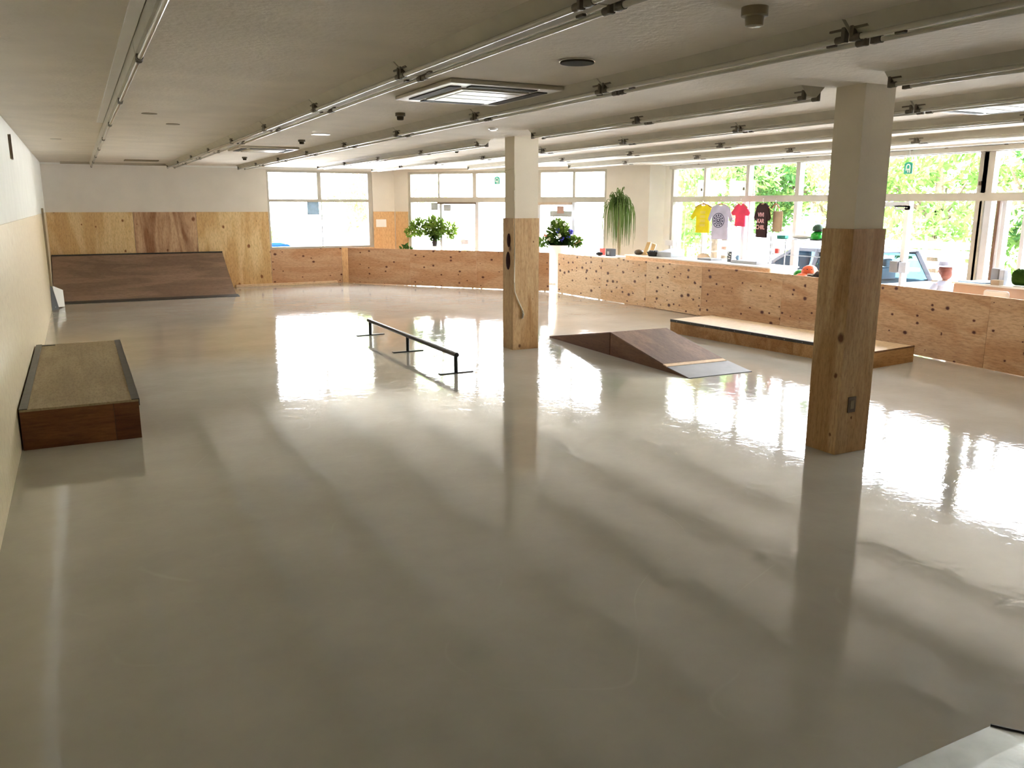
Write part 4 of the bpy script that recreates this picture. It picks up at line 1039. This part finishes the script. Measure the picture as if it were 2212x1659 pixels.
# ------------------------------------------------------------------ outside
G = -.5
struct(MB().box((-60, -60, G - .3), (90, 110, G)).build('ground', M['pave']))
struct(MB().box((XL - .2, YS - .2, G), (XR + .15, 15.9, -.2)).build('foundation_slab', M['ext']))
def rand_tree_mesh(seed, n, rad, size, name, m):
    random.seed(seed)
    b = MB()
    for _ in range(16):
        c = Vector((random.uniform(-1, 1) * rad[0] * .75, random.uniform(-1, 1) * rad[1] * .75, random.uniform(-.85, .85) * rad[2]))
        leaf_blob(b, c, (rad[0] * .42, rad[1] * .42, rad[2] * .26), n // 16, size)
    bmesh.ops.recalc_face_normals(b.bm, faces=b.bm.faces)
    me = bpy.data.meshes.new(name); b.bm.to_mesh(me); b.bm.free(); me.materials.append(m)
    return me
crowns = [rand_tree_mesh(11, 6500, (3.2, 3.2, 2.6), .17, 'crown', M['leaf1']), rand_tree_mesh(12, 6500, (3.4, 3.0, 2.8), .16, 'crown', M['leaf2']), rand_tree_mesh(13, 8000, (3.0, 3.3, 2.4), .16, 'crown', M['leaf3'])]
def tree(x, y, kind, label, zc=3.2, s=1.0, rz=0.0, r=.2):
    e = thing('tree', label, 'tree', (x, y, G), rz, 'trees outside the windows')
    MB().tube([(0, 0, 0), (.1, .05, 1.2), (.0, .1, 2.4), (.1, 0, zc + .6)], [r * 1.25, r, r * .85, r * .5], 10).build('trunk', M['bark'], e, True)
    b = MB()
    for k in range(5):
        a = k * 1.3 + rz; b.tube([(0, .08, zc * .62), (.8 * cos(a), .8 * sin(a), zc * .8), (1.7 * cos(a), 1.7 * sin(a), zc * 1.05)], [r * .5, r * .35, r * .15], 6)
    b.build('branches', M['bark'], e, True)
    o = bpy.data.objects.new('foliage', crowns[kind]); COL.objects.link(o); o.parent = e; o.location = (0, 0, zc); o.scale = (s, s, s)
    return e
T = [(21.3, 24.6, 0, 'mid green tree seen through the pane with the yellow shirt', 3.0, 1.0),
     (22.5, 25.5, 2, 'deep green tree behind the pale lilac shirt', 3.4, .9),
     (24.5, 22.0, 1, 'light green tree behind the pink shirt', 3.3, 1.0),
     (25.5, 18.5, 0, 'mid green tree behind the maroon shirt and the car front', 3.1, 1.05),
     (26.0, 15.6, 1, 'light green tree behind the car, left of the near column', 3.4, 1.05),
     (26.5, 12.6, 2, 'deep green tree right of the near column with dense low crown', 2.9, 1.0),
     (29.5, 11.0, 0, 'dark trunked tree seen in the middle of the wide door pane', 4.3, .95),
     (27.0, 8.6, 1, 'light green tree by the right end of the wide pane', 4.1, .9),
     (24.8, 7.4, 1, 'pale tree right of the thick window post', 4.4, .85),
     (12.8, 35.0, 1, 'light green tree at the left side of the slanted window', 4.0, 1.0),
     (25.5, 4.5, 0, 'mid green tree at the far right edge outside', 4.0, .9)]
for i, (x, y, k, lb_, zc, s_) in enumerate(T): tree(x, y, k, lb_, zc, s_, i * .7, .35 if i == 6 else .2)
random.seed(5)
def fence(x0, y0, x1, y1, label, h=1.45):
    p, q = Vector((x0, y0, G)), Vector((x1, y1, G)); d = (q - p); L = d.length
    e = thing('board_fence', label, 'fence', p, math.atan2(d.y, d.x), 'white fences outside')
    b = MB()
    for z in (.1, .42, .74, 1.06, 1.3): b.box((0, -.015, z), (L, .015, z + .2))
    b.build('boards', M['fence'], e)
    k = 0
    while k <= L:
        MB().box((k - .05, .015, 0), (k + .05, .1, h + .05)).build('post', M['fence'], e); k += L / 6
    return e
fence(20.5, 23.5, 21.8, 14.5, 'white slatted fence across the road behind the shirts')
fence(22.2, 13.5, 23.0, 5.0, 'white slatted fence outside right of the near column', 1.2)
# car
cr = thing('car', 'silver car parked outside behind the desk and near column', 'car', (15.05, 13.65, G), R(90))
def car_section(x):  # returns (belt z, roof z)
    return 0
side = [(-2.25, .35), (-2.3, .75), (-2.2, .98), (-1.9, 1.02)] 
body = [(-2.25, .28), (-2.32, .6), (-2.22, .95), (1.15, .98), (1.95, .88), (2.25, .68), (2.3, .4), (2.22, .25)]
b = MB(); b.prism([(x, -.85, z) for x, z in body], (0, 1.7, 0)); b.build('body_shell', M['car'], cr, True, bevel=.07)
def cab(b, pts, w0, w1, zb, zt):
    a = [b.bm.verts.new((x, -(w0 if z < (zb + zt) / 2 else w1), z)) for x, z in pts]; c = [b.bm.verts.new((x, (w0 if z < (zb + zt) / 2 else w1), z)) for x, z in pts]
    b.bm.faces.new(a); b.bm.faces.new(c[::-1])
    for i in range(len(pts)): b.bm.faces.new((a[i], c[i], c[(i + 1) % len(pts)], a[(i + 1) % len(pts)]))
b = MB(); cab(b, [(-2.1, .95), (-1.85, 1.5), (-1.3, 1.56), (.1, 1.56), (.35, 1.5), (1.3, .95)], .8, .66, .95, 1.56); b.build('cabin_glass', M['carglass'], cr, True)
b = MB()
for s_ in (-1, 1):
    y0, y1 = s_ * .82, s_ * .68
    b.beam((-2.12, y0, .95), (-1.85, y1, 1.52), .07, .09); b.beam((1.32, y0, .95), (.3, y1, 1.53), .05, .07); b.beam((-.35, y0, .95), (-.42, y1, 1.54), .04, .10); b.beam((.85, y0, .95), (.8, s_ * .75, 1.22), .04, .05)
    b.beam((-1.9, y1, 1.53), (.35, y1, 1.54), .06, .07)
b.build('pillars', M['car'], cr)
for x in (-.05, -1.15):
    for y in (-.38, .38):
        b = MB(); b.box((x - .28, y - .24, .6), (x - .12, y + .24, 1.2), bev=.04); b.box((x - .27, y - .1, 1.21), (x - .17, y + .1, 1.38), bev=.03); b.build('seat', M['greybox'], cr)
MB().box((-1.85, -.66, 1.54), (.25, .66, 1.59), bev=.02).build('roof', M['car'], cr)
for s_ in (-1, 1):
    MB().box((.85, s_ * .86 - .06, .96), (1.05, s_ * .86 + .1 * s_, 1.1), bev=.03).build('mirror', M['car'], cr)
    for x in (-1.4, 1.45):
        w_ = MB().cyl((x, s_ * .66, .31), (x, s_ * .88, .31), .31, n=28).build('wheel', M['tyre'], cr, True)
        MB().cyl((x, s_ * .881, .31), (x, s_ * .89, .31), .19, n=20).build('hub_cap', M['alu'], w_, True)
# blue vehicle and yellow shrub seen through the square far window
bv = thing('blue_van', 'bright blue vehicle roof outside low in the square far window', 'vehicle', (5.15, 27.4, G), 0)
MB().box((-1.5, -.8, .3), (1.0, .8, 1.05), bev=.08).build('body_shell', M['bluepaint'], bv)
b = MB(); cab(b, [(-1.45, 1.0), (-1.3, 1.27), (.72, 1.27), (1.05, 1.0)], .74, .66, 1.0, 1.27); b.build('cabin', M['bluepaint'], bv)
for x in (-1.0, .55):
    for y in (-.75, .75): MB().cyl((x, y - .1, .28), (x, y + .1, .28), .28, n=20).build('wheel', M['tyre'], bv, True)
sh = thing('yellow_shrub', 'yellow-green shrub outside at the left edge of the square far window', 'shrub', (5.95, 31.0, G), 0, 'shrubs outside the far windows')
MB().tube([(0, 0, 0), (0, 0, .9)], .05).build('stem', M['bark'], sh)
b = MB(); leaf_blob(b, (0, 0, 1.0), (.7, .5, .75), 420, .16); b.build('foliage', M['leaf2'], sh)
tag(MB().box((0, 0, 0), (2.2, .2, 1.06)).build('garden_wall', M['taupe'], loc=(5.7, 29.4, G)), 'low tan garden wall outside the square far window', 'wall')
sh = thing('yellow_shrub', 'light yellow-green shrub outside the slanted window right of the big bouquet', 'shrub', (10.96, 24.7, G), 0, 'shrubs outside the far windows')
MB().tube([(0, 0, 0), (0, 0, 1.2)], .05).build('stem', M['bark'], sh)
b = MB(); leaf_blob(b, (0, 0, 1.55), (1.0, .8, .8), 420, .12); b.build('foliage', M['leaf2'], sh)

# child outside the right door
ch = thing('person', 'small child with reddish-brown hair in a white hat and white clothes standing outside', 'person', (13.75, 9.72, G + .16), R(150))
ch.scale = (1.1, 1.1, 1.1)
def skin(name, chain, edges, m, parent, sub=2):
    me = bpy.data.meshes.new(name)
    me.from_pydata([c[:3] for c in chain], edges, [])
    me.materials.append(m)
    o = bpy.data.objects.new(name, me); COL.objects.link(o); o.parent = parent
    md = o.modifiers.new('skin', 'SKIN'); 
    for i, c in enumerate(chain): 
        rr = c[3] if isinstance(c[3], tuple) else (c[3], c[3]); me.skin_vertices[0].data[i].radius = rr
    me.skin_vertices[0].data[0].use_root = True
    md.use_smooth_shade = True
    s_ = o.modifiers.new('sub', 'SUBSURF'); s_.levels = sub; s_.render_levels = sub
    return o
V = [(0, 0, .56, (.10, .08)), (0, 0, .72, (.10, .075)), (0, .01, .86, (.11, .07)), (0, .02, .93, .045), (0, -.02, .99, .04),
     (.13, .02, .85, .04), (.19, .0, .70, .032), (.16, -.11, .60, .024), (-.13, .02, .85, .04), (-.19, 0, .70, .032), (-.16, -.11, .60, .024),
     (.065, 0, .50, .065), (.07, -.01, .28, .045), (.07, .0, .06, .032), (.075, -.09, .03, .03), (-.065, 0, .50, .065), (-.07, -.01, .28, .045), (-.07, 0, .06, .032), (-.075, -.09, .03, .03),
     (0, -.05, 1.06, (.075, .085)), (0, -.06, 1.13, (.08, .09))]
E_ = [(0, 1), (1, 2), (2, 3), (3, 4), (2, 5), (5, 6), (6, 7), (2, 8), (8, 9), (9, 10), (0, 11), (11, 12), (12, 13), (13, 14), (0, 15), (15, 16), (16, 17), (17, 18), (4, 19), (19, 20)]
for base, sx in ((7, 1), (10, -1)):    # palms with five fingers each
    bx, by, bz, _ = V[base]
    pi_ = len(V); V.append((bx - sx * .005, by - .035, bz - .025, (.02, .012))); E_.append((base, pi_))
    for k, (dx, L_) in enumerate(((-.018, .038), (-.006, .044), (.006, .042), (.018, .034))):
        a = len(V); V.append((bx + dx, by - .055, bz - .045, .006)); V.append((bx + dx, by - .055 - L_ * .5, bz - .045 - L_ * .7, .005)); E_ += [(pi_, a), (a, a + 1)]
    a = len(V); V.append((bx - sx * .028, by - .04, bz - .02, .0065)); V.append((bx - sx * .03, by - .06, bz - .04, .006)); E_ += [(pi_, a), (a, a + 1)]
skin('body', V, E_, M['skin'], ch)
b = MB(); b.lathe([(.18, .40), (.16, .56), (.135, .72), (.15, .86), (.08, .93), (.05, .93)], n=20); b.tube([(.12, .02, .87), (.19, 0, .74), (.2, -.02, .7)], [.06, .062, .06], 10); b.tube([(-.12, .02, .87), (-.19, 0, .74), (-.2, -.02, .7)], [.06, .062, .06], 10)
b.build('shirt', M['cloth'], ch, True)
b = MB()
for s_ in (-1, 1): b.tube([(s_ * .06, 0, .52), (s_ * .07, -.01, .3), (s_ * .07, 0, .1)], [.085, .065, .055], 12)
b.build('trousers', M['cloth'], ch, True)
b = MB()
for s_ in (-1, 1): b.ball((s_ * .072, -.04, .03), .05, (.9, 1.7, .62))
b.build('shoes', M['greybox'], ch, True)
b = MB(); b.ball((0, .0, 1.11), .108, (.95, 1.0, 1.15)); b.ball((0, .05, 1.04), .09, (1, .8, 1.1)); b.build('hair', M['hair'], ch, True)
b = MB(); b.lathe([(.15, 1.155), (.155, 1.165), (.112, 1.18), (.1, 1.24), (.05, 1.27), (.01, 1.275)], n=24); b.build('hat', M['cloth'], ch, True)
b = MB()
for s_ in (-1, 1): b.ball((s_ * .035, -.135, 1.10), .011, u=8, v=6)
b.build('eyes', M['padblack'], ch, True)
b = MB(); b.ball((0, -.148, 1.07), .014, (1, 1.2, 1.2), 8, 6); b.build('nose', M['skin'], ch, True)
b = MB(); b.ball((0, -.135, 1.035), .014, (1.6, .6, .45), 8, 6); b.build('mouth', M['red'], ch, True)
b = MB()
for s_ in (-1, 1): b.ball((s_ * .085, -.05, 1.08), .02, (.5, .8, 1.2), 8, 6)
b.build('ears', M['skin'], ch, True)
tag(MB().box((12.35, 8.3, G), (14.3, 10.5, G + .16)).build('entrance_step', M['pave']), 'pale concrete entrance step outside the glass door', 'step')

# ------------------------------------------------------------------ light
wd_ = bpy.data.worlds.new('sky'); S.world = wd_; wd_.use_nodes = True
t = wd_.node_tree; t.nodes.clear()
o = N(t, 'ShaderNodeOutputWorld'); bg = N(t, 'ShaderNodeBackground', Strength=6.5)
tc = N(t, 'ShaderNodeTexCoord'); sx = N(t, 'ShaderNodeSeparateXYZ')
t.links.new(tc.outputs['Generated'], sx.inputs[0])
rm = ramp(t, [(0.0, (0.99, 0.96, 0.94)), (0.25, (0.95, 0.96, 1.0)), (1.0, (0.62, 0.78, 1.0))])
t.links.new(sx.outputs['Z'], rm.inputs['Fac'])
t.links.new(rm.outputs['Color'], bg.inputs['Color']); t.links.new(bg.outputs[0], o.inputs['Surface'])
sl = bpy.data.lights.new('sun', 'SUN'); sl.energy = 16.0; sl.angle = R(.6); sl.color = (1, .95, .86)
so = bpy.data.objects.new('sun', sl); COL.objects.link(so)
so.rotation_euler = Vector((-.52, .18, -.92)).to_track_quat('-Z', 'Y').to_euler()
def portal(name, c, rz, w_, h_):
    l = bpy.data.lights.new(name, 'AREA'); l.shape = 'RECTANGLE'; l.size = w_; l.size_y = h_
    l.cycles.is_portal = True
    ob = bpy.data.objects.new(name, l); COL.objects.link(ob); ob.location = c
    d = Vector((cos(rz), sin(rz), 0)); ob.rotation_euler = d.to_track_quat('-Z', 'Y').to_euler()
portal('sky_portal', (XR + .2, 9.5, 1.45), pi, 12.4, 2.8)
portal('sky_portal', ((WX0 + WX1) / 2, YB + .25, 1.87), -pi / 2, 2.7, 1.93)
p = on2(3.15, .25, 1.45); portal('sky_portal', p, ang2 - pi / 2, 5.45, 2.8)

# ------------------------------------------------------------------ camera
cam = bpy.data.cameras.new('camera'); co_ = bpy.data.objects.new('camera', cam); COL.objects.link(co_)
yaw, pitch, roll, f = R(27.3), R(12.2), R(.1), 1790.0
F = Vector((sin(yaw) * cos(pitch), cos(yaw) * cos(pitch), -sin(pitch)))
Rr = Vector((cos(yaw), -sin(yaw), 0)); U = Rr.cross(F)
R2 = Rr * cos(roll) + U * sin(roll); U2 = U * cos(roll) - Rr * sin(roll)
m = Matrix((R2, U2, -F)).transposed().to_4x4(); m.translation = (0, 0, 2.0)
co_.matrix_world = m
cam.sensor_width = 36; cam.lens = 36 * f / 2212; cam.clip_start = .05; cam.clip_end = 300
S.camera = co_
vs = S.view_settings
vs.view_transform = 'Standard'; vs.look = 'None'; vs.gamma = 1; vs.exposure = 2.5; vs.use_curve_mapping = False
c = S.cycles
c.use_denoising = True; c.max_bounces = 10; c.diffuse_bounces = 6; c.glossy_bounces = 4; c.transparent_max_bounces = 16
c.sample_clamp_indirect = 8.0; c.caustics_reflective = False; c.caustics_refractive = False
